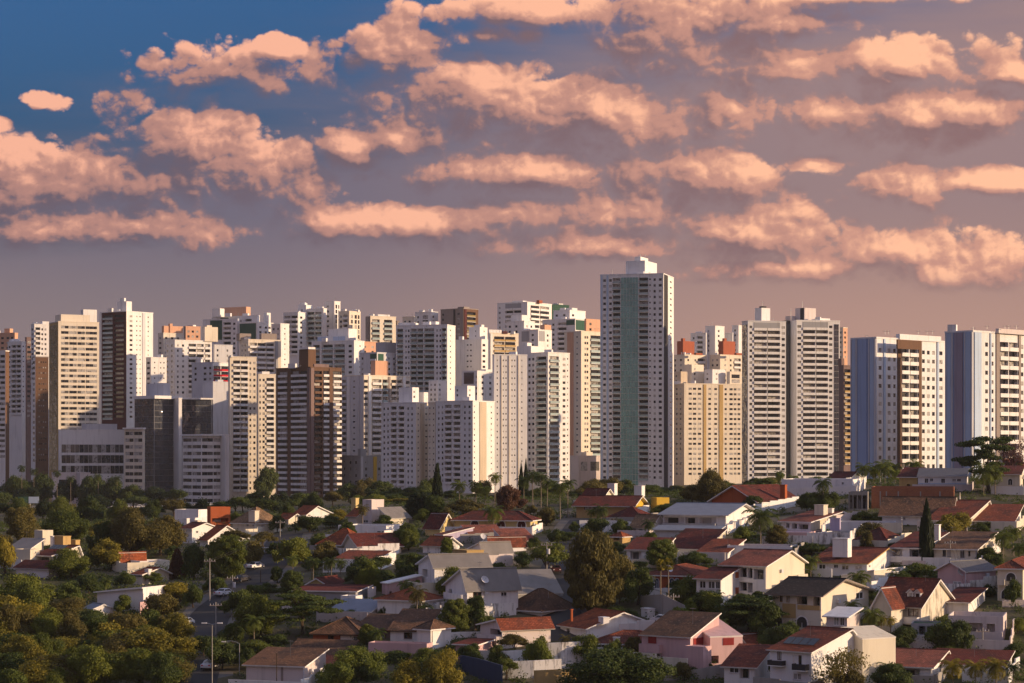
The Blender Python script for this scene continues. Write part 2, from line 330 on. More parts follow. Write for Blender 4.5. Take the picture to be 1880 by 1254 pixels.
# ------------------------------------------------------------------ towers
def parse(spec, x0, x1, w):
    out = []
    for tok in spec.split():
        ty = tok[0]; rest = tok[1:]; mk = None; n = 1
        if ':' in rest: rest, mk = rest.split(':')
        if '/' in rest: rest, n = rest.split('/'); n = int(n)
        a, b = (float(q) for q in rest.split('_'))
        a = (a - x0) / (x1 - x0) * w; b = (b - x0) / (x1 - x0) * w
        a = max(.06, a); b = min(w - .06, b)
        if b > a + .15: out.append((ty, a, b, n, mk))
    return sorted(out, key=lambda q: q[1])
ZF = dict(w=(.30, .74), W=(.10, .86), v=(.45, .72), s=(.28, .78), b=(.03, .92), c=(.42, .97))
def block(root, x, y, D, a=30, p=10.5, L='', R='', m='wh', mL=None, mR=None, yv=915, on=None, base=None, rec=1.1, pro=.7, head=.9):
    """one box of a tower, with its openings, panes, balconies and pilasters, hung under root"""
    a = R_(a); Cx, Cy, wL, wR = corner(*x, D, a)
    if on is not None: wL = min(wL, 40); wR = min(wR, 14 if x[2] - x[1] < 4 else 40)
    elif x[2] - x[1] < 3: wR = 18.0
    if x[1] - x[0] < 2: wL = 16.0
    zt = zrow(y, D); zb = on if on is not None else (ground_z(Cx, Cy + 8) - 2.0 if base is None else base)
    rl = root.location
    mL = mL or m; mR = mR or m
    mb = MB()
    pm = p * D / F; zv = max(zb + .5, zrow(yv, D))
    e1 = (-math.cos(a), math.sin(a)); rzL = -a; rzR = math.pi / 2 - a
    OL = (Cx + wL * e1[0], Cy + wL * e1[1]); OR = (Cx, Cy)
    # local mesh space: origin at the corner, x along the left face towards the corner
    def do(spec, x0, x1, O, th, w, lo, lth, key):
        toks = parse(spec, x0, x1, w) if spec else []
        holes = []; c, s = math.cos(th), math.sin(th)
        def world(u, z, d): return (O[0] + u * c - d * s - rl[0], O[1] + u * s + d * c - rl[1], z - rl[2])
        fl = []; z = zt - head * pm * .5 - pm
        while z > zv - pm * .4 and z > zb + .3: fl.append(z); z -= pm
        for ty, u0, u1, n, mk in toks:
            if ty == 'p':
                d = .35; o = new('pilaster', unit_box(mk or 'wh'), root, world((u0 + u1) / 2, (zb + zt) / 2 - .05, -d / 2 + .12), th, (u1 - u0, d + .24, zt - zb - .1)); continue
            if ty == 'P':     # only the top storeys
                o = new('panel', unit_box(mk or 'wh'), root, world((u0 + u1) / 2, zt - n * pm / 2 - .4, .0), th, (u1 - u0, .3, n * pm)); continue
            if ty == 'g':
                st = (u1 - u0) / n
                for zf in fl + [fl[-1] - pm] if fl else []:
                    for k in range(n):
                        new('glass_panel', unit_box(mk or 'cw'), root, world(u0 + (k + .5) * st, zf + pm / 2, -.06), th, (st - .16, .18, pm - .16))
                continue
            f0, f1 = ZF[ty]
            for zf in fl:
                za, zb_ = zf + f0 * pm, zf + f1 * pm
                if ty in 'bc':
                    r = rec if ty == 'b' else .5
                    holes.append((u0, u1, za, zb_, r, None)); st = (u1 - u0) / n
                    for k in range(n):
                        new('window', unit_box('pane'), root, world(u0 + (k + .5) * st, za + (zb_ - za) * .46, r - .06), th, (st * .9, .1, (zb_ - za) * .9))
                        q = new('balcony', unit_balcony(mk or 'wh', 'wh' if mk not in ('br', 'mr') else mk), root, world(u0 + (k + .5) * st, zf - .06 * pm, .02), th, (st * (.985 if n > 1 else 1.0) - .04, pro, .42 * pm))
                else:
                    holes.append((u0, u1, za, zb_, .22, None)); st = (u1 - u0) / n
                    for k in range(n):
                        new('window', unit_box('pane'), root, world(u0 + (k + .5) * st, (za + zb_) / 2, .15), th, (st - (.16 if n > 1 else .04), .1, zb_ - za - .04))
        # holes must not share columns that overlap
        ok = []; last = -1
        for u0, u1 in sorted({(h[0], h[1]) for h in holes}):
            if u0 >= last: ok.append((u0, u1)); last = u1
        facade(mb, lo, lth, w, zb - zb, zt - zb, [(h[0], h[1], h[2] - zb, h[3] - zb, h[4]) for h in holes if (h[0], h[1]) in ok], key)
    do(L, x[0], x[1], OL, rzL, wL, (-wL, 0), 0.0, mL)
    do(R, x[1], x[2], OR, rzR, wR, (0, 0), math.pi / 2, mR)
    H = zt - zb
    mb.face([(0, wR, 0), (-wL, wR, 0), (-wL, wR, H), (0, wR, H)], m); mb.face([(-wL, wR, 0), (-wL, 0, 0), (-wL, 0, H), (-wL, wR, H)], m)
    mb.face([(-wL, 0, H), (0, 0, H), (0, wR, H), (-wL, wR, H)], m)
    mb.obj('wall' if on is None else 'roof_house', root, (Cx - rl[0], Cy - rl[1], zb - rl[2]), rzL)
    if on is None:     # a coping round the roof edge
        k = .12; cb = MB(); cb.box(-wL - k, k, -k, .35, 0, .5, m); cb.box(-.35, k, .35, wR + k, 0, .5, m); cb.box(-wL - k, -wL + .35, .35, wR + k, 0, .5, m); cb.box(-wL + .35, -.35, wR - .35, wR + k, 0, .5, m)
        cb.obj('coping', root, (Cx - rl[0], Cy - rl[1], zt - rl[2]), rzL)
    return zt
def tower(label, *blocks, name='apartment_tower', group=None, cat='building'):
    b0 = blocks[0]; D = b0['D']; X = at(b0['x'][1], D)
    root = new(name, None, None, (X, D, ground_z(X, D + 8)))
    tag(root, label, cat, group)
    zt = None
    for b in blocks:
        b = dict(b)
        if b.get('on') == 1: b['on'] = zt
        z = block(root, **b)
        if b.get('on') is None: zt = z
        if b.get('on') is None and b['x'][2] - b['x'][0] > 24 and name == 'apartment_tower':
            for i in range(rnd.randint(1, 3)):
                px = rnd.uniform(b['x'][0] + 6, b['x'][2] - 6); d_ = b['D'] + rnd.uniform(6, 10); k = rnd.random()
                if k < .55: mast(root, px, d_, b['y'] + .5, b['y'] - rnd.uniform(4, 9), .09)
                else:
                    q = MB(); w_ = rnd.uniform(1, 2.2); q.box(-w_, w_, -1, 1, 0, rnd.uniform(1.4, 2.6), 'lw'); q.obj('roof_tank', root, (at(px, d_) - root.location[0], d_ - root.location[1], z - root.location[2] + .01), -.4)
    return root
def mast(root, px, D, y0, y1, r=.12):
    b = MB(); z0, z1 = zrow(y0, D), zrow(y1, D); b.tube((0, 0, 0), (0, 0, z1 - z0), r, r * .6, 'metal', 5); b.box(-.7, .7, -.05, .05, (z1 - z0) * .7, (z1 - z0) * .7 + .12, 'metal')
    b.obj('antenna', root, (at(px, D) - root.location[0], D - root.location[1], z0 - root.location[2]))
def B(x, y, D, a=30, p=10.5, L='', R='', **k): return dict(x=x, y=y, D=D, a=a, p=p, L=L, R=R, **k)
TW = {}
def towers():
    T = tower
    # ---- left end
    T('apartment slab with white bands and dark brown side at the left picture edge', B((-40,10,17),645,1150,20,9.7,'s-38_9/6','',mR='br',yv=840))
    T('peach topped tower rising behind the leftmost banded slab', B((-15,27,33),612,1440,22,9,'w2_7 w12_17 w20_24','',m='pe',yv=650), B((8,18,24),603,1445,22,m='pe',on=1))
    T('white balconied tower between the peach topped tower and the striped maroon one', B((14,40,47),628,1370,28,9.2,'w16_19 b21_29:wh b30_38:wh','v42_44',yv=765), B((20,32,36),622,1376,28,on=1))
    T('narrow maroon striped tower left of the dark brown office slab', B((46,49,63),620,1460,62,9,'','s50_61/2',m='bm',yv=765))
    T('pale tower with balconies peeking out left of the cream banded block', B((57,63,93),596,1340,62,9,'w58_61','b65_74/1:wh w76_79 w82_85',yv=700), B((74,78,90),590,1344,62,on=1))
    T('dark brown office slab with columns of small lit windows', B((60,65,89),656,1180,62,10,'s60_64','v71_73 v75_77 v79_81 v83_85',m='tp',mL='wh',mR='br',yv=850), name='office_slab')
    t = T('cream banded block with golden glass side, left of the dark red tower', B((90,107,182),591,1240,63,9.95,'g91_105/3:gg','s112_126/2 s127_141/2 s142_156/2 s157_178/3',m='cr',mL='oc',yv=860), B((101,112,165),577,1246,63,m='cr',on=1), B((148,153,178),568,1290,60,on=1), name='office_tower')
    t = T('dark red fronted tower with white frame and lit white side', B((183,232,281),572,1350,36,8.8,'p183_187:wh b189_207:tl b209_227:mr','w238_243 v250_252 v256_258 p261_266:lg v271_273',m='wh',mL='mr',yv=770,pro=.4), B((215,232,242),553,1356,36,on=1), B((220,228,231),547,1359,36,on=1))
    # ---- office group in the shade
    T('low dark glazed podium with white parapet below the cream banded block', B((107,109,229),790,1150,66,19.5,'','W113_227/14',yv=868,m='wh',head=2.4), B((150,160,215),778,1156,66,m='lg',on=1), name='podium_building')
    T('pink portal block with a dark gateway at the avenue', B((95,97,146),869,1110,64,40,'','W108_143',m='sh',yv=905,head=.3), B((146,147,166),869,1109,64,m='sh'), name='portal_building')
    T('slim office with pale bands beside the dark glass corner block', B((228,262,266),788,1108,20,12.4,'s230_245/2 s246_261/2','',m='cr',yv=905,head=.3), B((225,263,268),785,1107,20,on=1), name='office_block')
    T('black glass corner block under a thin white roof', B((247,283,327),732,1130,45,10.8,'g247.5_282.5/4:cw','g283.5_326/5:cw',m='gy',yv=905,head=.1), B((245,284,334),726,1128,45,on=1), B((268,300,312),703,1138,52,m='lg',on=1), B((327,328,334),732,1132,60), name='office_block')
    T('dark glass wing with white slab behind, above the pale banded office', B((330,331,389),733,1140,60,10.8,'','g332_388/6:cw',m='gy',yv=805,head=.1), B((328,331,392),730,1138,60,on=1), B((372,391,421),702,1150,58,m='lg'), B((395,400,410),697,1156,58,m='lg',on=1), name='office_block')
    T('pale banded office with a corner, in front of the dark glass wing', B((335,370,413),800,1105,48,12.4,'s336_352/2 s353_369/2','s371_391/2 s392_411/3',m='wh',yv=928,head=.3), B((331,370,421),797,1103,48,on=1), B((413,414,421),800,1107,60), name='office_block')
    T('small white tower between the dark red tower and the black glass block', B((268,277,306),657,1260,55,9.6,'w270_275','v283_285 v294_296 v300_302',yv=725))
    # ---- left middle, back rows
    T('peach box topped tower behind the white rounded balcony tower', B((290,300,336),612,1470,52,9,'w292_296','w303_307 w314_318 w325_329',m='cr',yv=660), B((297,301,336),598,1472,52,m='pe',on=1), B((309,312,317),594,1474,52,m='pe',on=1))
    T('white tower with stacked pale balconies right of the peach box top', B((304,321,389),625,1290,56,9.6,'w306_309 w314_317','w325_328 w334_338 b346_360:wh b361_374:wh b376_386:wh',yv=730), B((370,376,400),600,1300,56,m='cr',on=1), B((374,380,389),597,1302,56,m='cr',on=1))
    T('flat tan topped tower behind the pale balcony stack', B((337,341,368),600,1440,58,9,'','w344_348 w352_356 w360_364',m='pe',mL='tp',yv=626))
    T('plain pale tower with a rooftop emblem above the red balconies', B((392,394,427),634,1310,60,9.6,'','w398_401 w416_419',m='lg',yv=668))
    T('white tower with dark green glass panels on its crown', B((372,436,440),586,1480,24,9,'P386_408/4:gn b410_424:wh w428_432','',yv=650,m='lw'), B((389,470,477),580,1490,30,9,'P405_420:gn w440_444 b450_462:wh','w472_475',yv=590), B((405,452,460),563,1500,30,m='pe',on=1), B((389,404,412),566,1498,30,on=1), B((438,472,502),592,1470,35,9,'P440_470/4:gn','w476_480 w486_490 w493_497',yv=630), B((462,472,476),578,1474,35,on=1), B((484,490,497),574,1478,35,on=1))
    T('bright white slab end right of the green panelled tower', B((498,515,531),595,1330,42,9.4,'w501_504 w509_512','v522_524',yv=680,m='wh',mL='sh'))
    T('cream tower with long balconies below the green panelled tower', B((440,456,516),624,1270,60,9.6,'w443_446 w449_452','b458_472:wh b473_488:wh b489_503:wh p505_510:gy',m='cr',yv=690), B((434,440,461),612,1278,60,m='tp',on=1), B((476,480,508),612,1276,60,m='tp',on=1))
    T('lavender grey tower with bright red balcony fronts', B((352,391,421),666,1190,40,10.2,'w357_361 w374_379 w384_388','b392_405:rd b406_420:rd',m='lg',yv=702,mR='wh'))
    T('tall cream tower with white balcony stacks left of the brown striped tower', B((419,422,471),656,1130,66,10.5,'','b428_441:wh b442_455:wh w458_461 w465_469',m='cr',yv=905), B((421,424,428),652,1128,66,on=1))
    T('narrow tower with dark balconies touching the brown striped tower', B((472,474,506),688,1190,64,10.3,'','w476_479 w482_486 b489_503:wh',m='cr',yv=870), B((478,481,495),682,1194,64,on=1))
    t = T('brown and white striped tower with a slanted brown crown', B((507,570,627),675,1080,46,10.55,'c512_528:wh p529_535:br c536_549:wh c550_564:wh p565_570:bm','p570_576:bm b577_591:br c593_603:wh p604_610:br c611_626:wh',m='br',yv=918), B((549,566,580),641,1090,46,m='br',on=1), B((575,577,604),668,1084,46,m='bm',on=1), B((530,540,546),672,1092,46,m='br',on=1), B((550,566,579),637,1089,46,on=zrow(641,1090)))
    mast(t, 565, 1092, 641, 630)
    T('broad stepped white tower behind the brown striped tower', B((520,547,562),574,1450,30,9.2,'b522_533:wh b534_546:wh','w551_555',yv=650,m='lw'), B((547,562,574),561,1460,30,9,'w552_556','w566_570',yv=600), B((560,594,600),567,1455,28,9.2,'b564_577:tl b578_590:tl','',yv=640,m='lw'), B((596,614,625),554,1462,35,9,'w600_604','W616_619 W621_623',yv=650), B((621,641,662),572,1448,38,9.2,'w624_628 b630_638:wh','W644_648 W651_655 W657_660',yv=640,m='cr'))
    T('white stepped tower with blue tinted balconies above the brown crown', B((572,650,669),626,1250,28,9.7,'b575_587:tl p588_591:wh b592_611:tl b614_633:tl w640_646','v660_662',yv=700,m='lw',mR='wh'), B((583,640,652),616,1256,28,9,'P583_601:sb P612_634:sb','',on=1), B((603,640,655),603,1262,28,on=1), B((654,660,694),628,1300,50,9,'','w668_672 w682_686',m='pe',yv=660))
    T('cream tower with green balcony glass and a brown frame', B((671,680,727),581,1430,58,9.4,'p672_678:tp','b683_697:tl b705_720:tl',m='cr',mL='tp',yv=640), B((690,694,716),577,1436,58,on=1), B((727,729,733),590,1440,58,m='tp'))
    T('grey tower with green glass bays half hidden behind the banded white tower', B((661,692,730),648,1215,40,9.8,'w664_667 P680_692/2:gn b680_691:lg','P694_704/2:gn w712_716 w722_725',m='lg',yv=700), B((690,706,728),628,1225,40,m='gy',on=1))
    T('broad tower with pale green balconies and a bright white end', B((727,821,836),597,1215,17,9.85,'b729_740:tl w744_747 w749_752 b754_765:tl b766_777:tl b779_797:tl w801_804 w807_810 b811_819:tl','v826_828',yv=720,m='lw',mR='wh'), B((731,760,768),592,1230,17,on=1), B((790,800,806),590,1226,17,on=1))
    T('white roofed tower rising behind the pale green balconies', B((739,760,766),582,1400,30,9,'w742_745 w750_754','',m='cr',yv=600), B((762,791,804),573,1405,36,9,'w766_769 W776_786:tl','w794_797',yv=600), B((770,776,780),571,1408,36,on=1))
    T('taupe tower with a golden glazed right side on the skyline', B((809,851,878),567,1390,40,9.4,'w812_815 p833_836:dk w840_844','p852_856:mr b857_873:gg',m='tp',mR='br',yv=630,pro=.3), B((840,852,862),563,1396,40,m='tp',on=1))
    T('blank white slab tower with two columns of tiny windows', B((837,884,896),624,1235,30,10,'v857_860 v863_866','w886_891',yv=700), B((861,881,895),600,1242,30,9,'v872_874','v888_890',on=1), B((870,884,889),596,1246,30,on=1))
    T('white tower with ochre balconies right of the blank white slab', B((887,899,952),612,1270,58,9.8,'w889_893','p900_904:wh b907_926:oc b927_946:oc',m='cr',yv=690,mL='wh'), B((892,898,921),605,1276,58,on=1), B((921,923,932),608,1274,58,m='mr',on=1), B((932,938,951),612,1280,58,on=1))
    T('tall white tower with striped balconies on the skyline left of the green block', B((913,968,1013),555,1490,34,9,'w916_919 P928_957:gy b928_942:wh b943_957:wh','b974_990:wh b991_1008:wh',yv=620,m='wh',mL='lw'), B((940,960,968),552,1496,34,on=1), B((985,990,996),551,1498,34,m='ob',on=1))
    T('stepped bright white tower with a rooftop emblem below the skyline tower', B((930,962,982),590,1330,38,9.4,'w934_938 w946_950','w966_969 w974_977',yv=650,m='wh'), B((938,958,968),578,1336,38,on=1), B((952,988,1013),606,1320,38,9.4,'P958_972/2:gy w976_980','P990_1000/2:gy w1004_1007',yv=650), B((992,1000,1012),596,1326,38,m='pe',on=1))
    T('dark green box on the skyline beside the tallest tower', B((1008,1014,1045),560,1620,55,9,m='gn',yv=600), B((1020,1026,1034),557,1624,55,on=1))
    T('white tower with green glass band left of the tallest tower', B((1016,1046,1075),570,1450,36,9,'w1020_1024 w1034_1038','w1050_1054',yv=600,m='wh'), B((1040,1050,1060),565,1456,36,on=1), B((996,1056,1104),586,1440,34,9.2,'w1000_1004 w1014_1018 b1024_1040:wh P1040_1055:gn','P1057_1086/2:gn w1090_1096',m='lw',yv=650))
    T('peach and cream tower with glass balconies left of the tallest tower', B((1036,1067,1105),609,1180,44,10.6,'p1042_1053:pe v1058_1061','w1073_1076 w1077_1080 b1084_1102:tl',m='cr',yv=836), B((1073,1076,1104),585,1190,44,10,'','w1082_1086',m='pe',on=1))
    T('low taupe garage deck at the foot of the peach and cream tower', B((1044,1062,1108),838,1150,52,22,'','W1066_1078 W1084_1100',m='sh',yv=868,head=.6), B((1062,1066,1088),830,1156,52,m='cr',on=1), name='garage_building')
    # ---- centre front
    T('grey white tower with bare sides and small square windows behind the twin white blocks', B((848,876,908),682,1120,36,10.5,'P852_870/2:cw w873_876','w884_888 w898_902',yv=735,m='lw'), B((882,892,907),678,1126,36,on=1))
    T('banded cream tower with white ribs and a pink roof box', B((626,668,753),690,1130,48,10.7,'b627_636:lg p638_643:wh v648_652 p655_660:lg','s668_675 p676_681:wh b683_700:wh b702_711:tl p712_716:tp b718_728:cr b729_738:cr p739_744:wh s745_752',m='cr',mL='lg',yv=838), B((681,689,713),662,1140,48,m='pe',on=1))
    T('low slate grey block with a yellow topped rib behind the street trees', B((627,662,704),838,1100,40,12,'w631_634 w642_645 w652_655','w670_674 p660_666:lg p685_691:ye w694_698',m='gy',yv=893), B((657,662,672),824,1104,40,m='gy',on=1))
    t = T('left one of the paired white blocks with dark balcony columns', B((700,764,788),740,1065,33,10.5,'w704_707 w711_714 b718_728:wh b732_742:wh w748_751 w755_758','v767_769 p772_778:be v781_784',m='lw',mR='cr',yv=890), B((732,757,769),711,1075,33,9,'','w759_762',on=1), B((770,778,786),720,1080,33,on=1), B((787,804,820),698,1085,33,9,'w790_793 w797_800','w806_809',on=1,m='wh'))
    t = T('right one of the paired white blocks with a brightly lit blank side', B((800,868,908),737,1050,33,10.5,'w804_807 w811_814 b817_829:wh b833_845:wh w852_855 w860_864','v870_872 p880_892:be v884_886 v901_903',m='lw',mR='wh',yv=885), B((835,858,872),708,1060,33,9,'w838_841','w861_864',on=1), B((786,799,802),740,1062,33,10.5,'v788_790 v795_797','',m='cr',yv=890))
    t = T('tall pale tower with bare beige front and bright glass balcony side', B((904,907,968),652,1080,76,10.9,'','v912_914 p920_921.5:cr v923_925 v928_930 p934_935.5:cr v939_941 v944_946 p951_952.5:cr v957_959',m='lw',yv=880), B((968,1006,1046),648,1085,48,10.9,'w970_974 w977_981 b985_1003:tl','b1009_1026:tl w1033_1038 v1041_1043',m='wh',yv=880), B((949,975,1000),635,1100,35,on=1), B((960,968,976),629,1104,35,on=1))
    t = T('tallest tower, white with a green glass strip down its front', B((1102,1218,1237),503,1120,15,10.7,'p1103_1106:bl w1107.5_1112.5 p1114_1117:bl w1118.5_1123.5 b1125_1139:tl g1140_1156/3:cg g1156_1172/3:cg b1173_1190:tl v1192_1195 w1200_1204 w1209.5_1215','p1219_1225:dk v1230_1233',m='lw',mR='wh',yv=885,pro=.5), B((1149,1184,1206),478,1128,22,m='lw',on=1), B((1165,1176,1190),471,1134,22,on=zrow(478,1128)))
    mast(t, 1176, 1136, 471, 466); mast(t, 1184, 1136, 471, 467)
    # ---- right middle
    T('white back tower with stepped roof behind the brick red roof boxes', B((1268,1296,1300),612,1520,30,9,'w1272_1275 b1280_1290:wh','',yv=650,m='lw'), B((1295,1313,1330),599,1520,38,9,'w1299_1302','w1318_1321',yv=650), B((1330,1345,1350),612,1530,38,9,'','',yv=650,m='lw'), B((1344,1356,1368),598,1530,38,9,'w1348_1351','',yv=650,m='lw'))
    T('cream tower with a brick red roof box next to the tallest tower', B((1234,1257,1298),652,1390,50,9.4,'w1238_1241 w1248_1252','w1262_1265 w1275_1278 b1281_1294:wh',m='cr',yv=700), B((1243,1254,1275),626,1395,45,m='ob',on=1), B((1250,1254,1258),621,1400,45,m='ob',on=zrow(626,1395)), B((1274,1278,1290),648,1385,45,m='ob',on=1))
    T('cream tower with a brick red roof box next to the twin grey towers', B((1303,1322,1364),652,1395,50,9.4,'w1307_1310 w1315_1318','w1330_1333 w1340_1343 b1347_1360:wh',m='cr',yv=700), B((1319,1328,1350),626,1400,45,m='ob',on=1), B((1326,1330,1334),621,1405,45,m='ob',on=zrow(626,1400)), B((1348,1352,1362),648,1392,45,m='ob',on=1))
    t = T('broad beige tower with ochre stripes between the tallest and the twin towers', B((1236,1256,1363),705,1270,66,9.2,'w1241_1244 w1248_1251','w1264_1270 w1272_1278 w1281_1287 p1291_1296:oc w1300_1305 w1311_1316 p1320_1327:oc w1330_1334 w1339_1345 w1347_1352 w1354_1359',m='cr',mL='be',yv=878), B((1236,1250,1262),682,1276,50,9,'w1240_1243','',m='be',on=1), B((1257,1270,1292),669,1290,50,9,'','w1274_1277',m='cr',on=1), B((1293,1308,1332),678,1286,50,9,'w1297_1300','w1314_1317',m='wh',on=1), B((1334,1340,1361),682,1288,56,9,'','W1343_1358',m='cr',on=1))
    t = T('left one of the twin grey towers with long balcony bands', B((1362,1373,1443),590,1100,75,10.9,'g1363_1372/2:cw','w1376_1381 P1384_1432:gy b1384_1408:wh b1409_1432:wh w1435_1441',m='lg',mR='lw',yv=880,pro=.5), B((1386,1398,1414),565,1110,50,8,'','',m='lw',on=1), B((1394,1401,1407),562,1112,50,m='dk',on=zrow(565,1110)), B((1443,1443.6,1462),590,1116,66,10.9,'','g1444_1461/3:cw',m='dk',yv=880))
    mast(t, 1400, 1112, 562, 553)
    t = T('right one of the twin grey towers with a dark glass corner strip', B((1461,1462.5,1542),589,1109,75,10.9,'','w1464_1471 P1474_1520:gy b1474_1497:wh b1498_1520:wh w1522_1528 g1531_1540/2:cw',m='lw',yv=882,pro=.5), B((1460,1477,1498),565,1119,50,8,'p1470_1476:dk','',m='sh',on=1), B((1442,1452,1460),580,1120,50,m='sh',on=1), B((1500,1506,1524),584,1121,50,on=1))
    mast(t, 1473, 1112, 565, 553); mast(t, 1452, 1120, 580, 566)
    T('cream and peach sliver of a tower right of the twin grey towers', B((1538,1548,1556),602,1500,40,9,'w1541_1545','w1550_1553',m='cr',mR='pe',yv=660))
    T('dark brown tower with ochre balconies before the blue sided block', B((1540,1549,1563),672,1060,60,11,'','b1550_1561:oc',m='bm',yv=858), B((1539,1545,1550),658,1064,60,m='bm',on=1))
    t = T('blue sided block with a dark brown balcony frame', B((1562,1609,1768),621,700,46,16.5,'p1562_1564:lg p1565_1571:bl p1571.5_1574:lg p1577_1592:bd p1595_1597:lg p1598_1605:bl p1605.5_1608:lg','w1613_1618 p1621_1624:bl w1629_1634 w1639_1643 p1646_1652:br b1653_1667:wh b1668_1683:wh p1684_1689:br w1691_1696 w1700_1705 w1709.5_1714.5 p1718_1721:bl w1723_1729 w1738_1743',m='lw',mL='bd',yv=880,pro=.5,head=1.6), B((1645,1652,1728),613,708,46,m='lw',on=1), B((1646,1648,1690),623,699.2,46,m='br',on=zrow(640,699)))
    for px in (1625, 1631, 1686, 1702, 1712): mast(t, px, 706, 614, 606, .06)
    t = T('blue sided block with a taupe balcony frame at the right picture edge', B((1735,1786,1905),609,670,46,17.3,'p1736_1738:lg p1738.5_1747:bl p1747.5_1750:lg p1753_1768:pu p1771_1773:lg p1773.5_1783:bl p1783.5_1786:lg','p1788_1800:bl w1790_1797 w1808_1813 p1816_1818:bl w1819_1823 p1827_1833:tp b1834_1850:wh b1851_1867:wh p1868_1872:tp w1873_1878 w1886_1891 w1895_1900',m='lw',mL='bd',yv=865,pro=.5,head=1.6), B((1828,1834,1900),603,678,46,m='sh',on=1))
    for px in (1812, 1845, 1852, 1866): mast(t, px, 676, 604, 597, .06)
# ------------------------------------------------------------------ ground
def ground():
    xs = [-6000,-3500,-2200,-1400,-900,-600] + [-450 + 10 * i for i in range(91)] + [600,900,1400,2200,3500,6000]
    ys = [-400,-100,60] + [120 + 10 * i for i in range(64)] + [780,820,860,900,950,1000,1100,1200,1300,1500,1800,2300,3000,4500,7000,12000]
    v = [(x, y, ground_z(x, y)) for y in ys for x in xs]; n = len(xs)
    f = [(j * n + i, j * n + i + 1, (j + 1) * n + i + 1, (j + 1) * n + i) for j in range(len(ys) - 1) for i in range(n - 1)]
    me = bpy.data.meshes.new('ground'); me.from_pydata(v, [], f); me.materials.append(mat('soil')); me.update()
    for p in me.polygons: p.use_smooth = True
    tag(new('ground', me), kind='structure')
# ------------------------------------------------------------------ houses
RG = dict(A=(0,880,3.3525), B=(300,880,3.3525), C=(560,880,3.353), D=(740,860,3.182), E=(1000,860,3.182), F=(1200,860,3.182), G=(1400,840,3.029), H=(1600,780,2.6456), Z=(0,0,1.0))
def pxy(rg, x, y):
    ox, oy, k = RG[rg]; return ox + x / k, oy + y / k
LAND = []          # (short reference, px, py) of landmarks, for naming the plants beside them
HS = []
FOOT = []          # house footprints in plan, to keep shrubs off them
def slab(mb, q, th, top, edge='wh', under='wh'):
    """a roof plane: four corners (counter-clockwise seen from above) given thickness"""
    q = [Vector(p) for p in q]; n = (q[1] - q[0]).cross(q[-1] - q[0]).normalized(); b = [p - n * th for p in q]
    mb.face(q, top)
    mb.face(b[::-1], under)
    for i in range(len(q)):
        j = (i + 1) % len(q); mb.face([b[i], b[j], q[j], q[i]], edge)
def dish(parent, loc, az, r=.55):
    if 'dish' not in _SH:
        b = MB(); n = 12
        P = [[(math.cos(2*math.pi*i/n) * k, -.0 - .28 * k * k, math.sin(2*math.pi*i/n) * k) for i in range(n)] for k in (.001, .5, 1.0)]
        for j in (0, 1):
            for i in range(n): b.face([P[j][i], P[j][(i+1) % n], P[j+1][(i+1) % n], P[j+1][i]], 'lg')
        b.tube((0, -.05, 0), (0, -.9, .1), .03, .02, 'metal', 4); b.tube((0, .05, 0), (0, .15, -1.3), .05, .05, 'metal', 5); _SH['dish'] = b.mesh('satellite_dish')
    o = new('satellite_dish', _SH['dish'], parent, loc, az, (r, r, r)); o.rotation_euler = (R_(-35), 0, az); return o
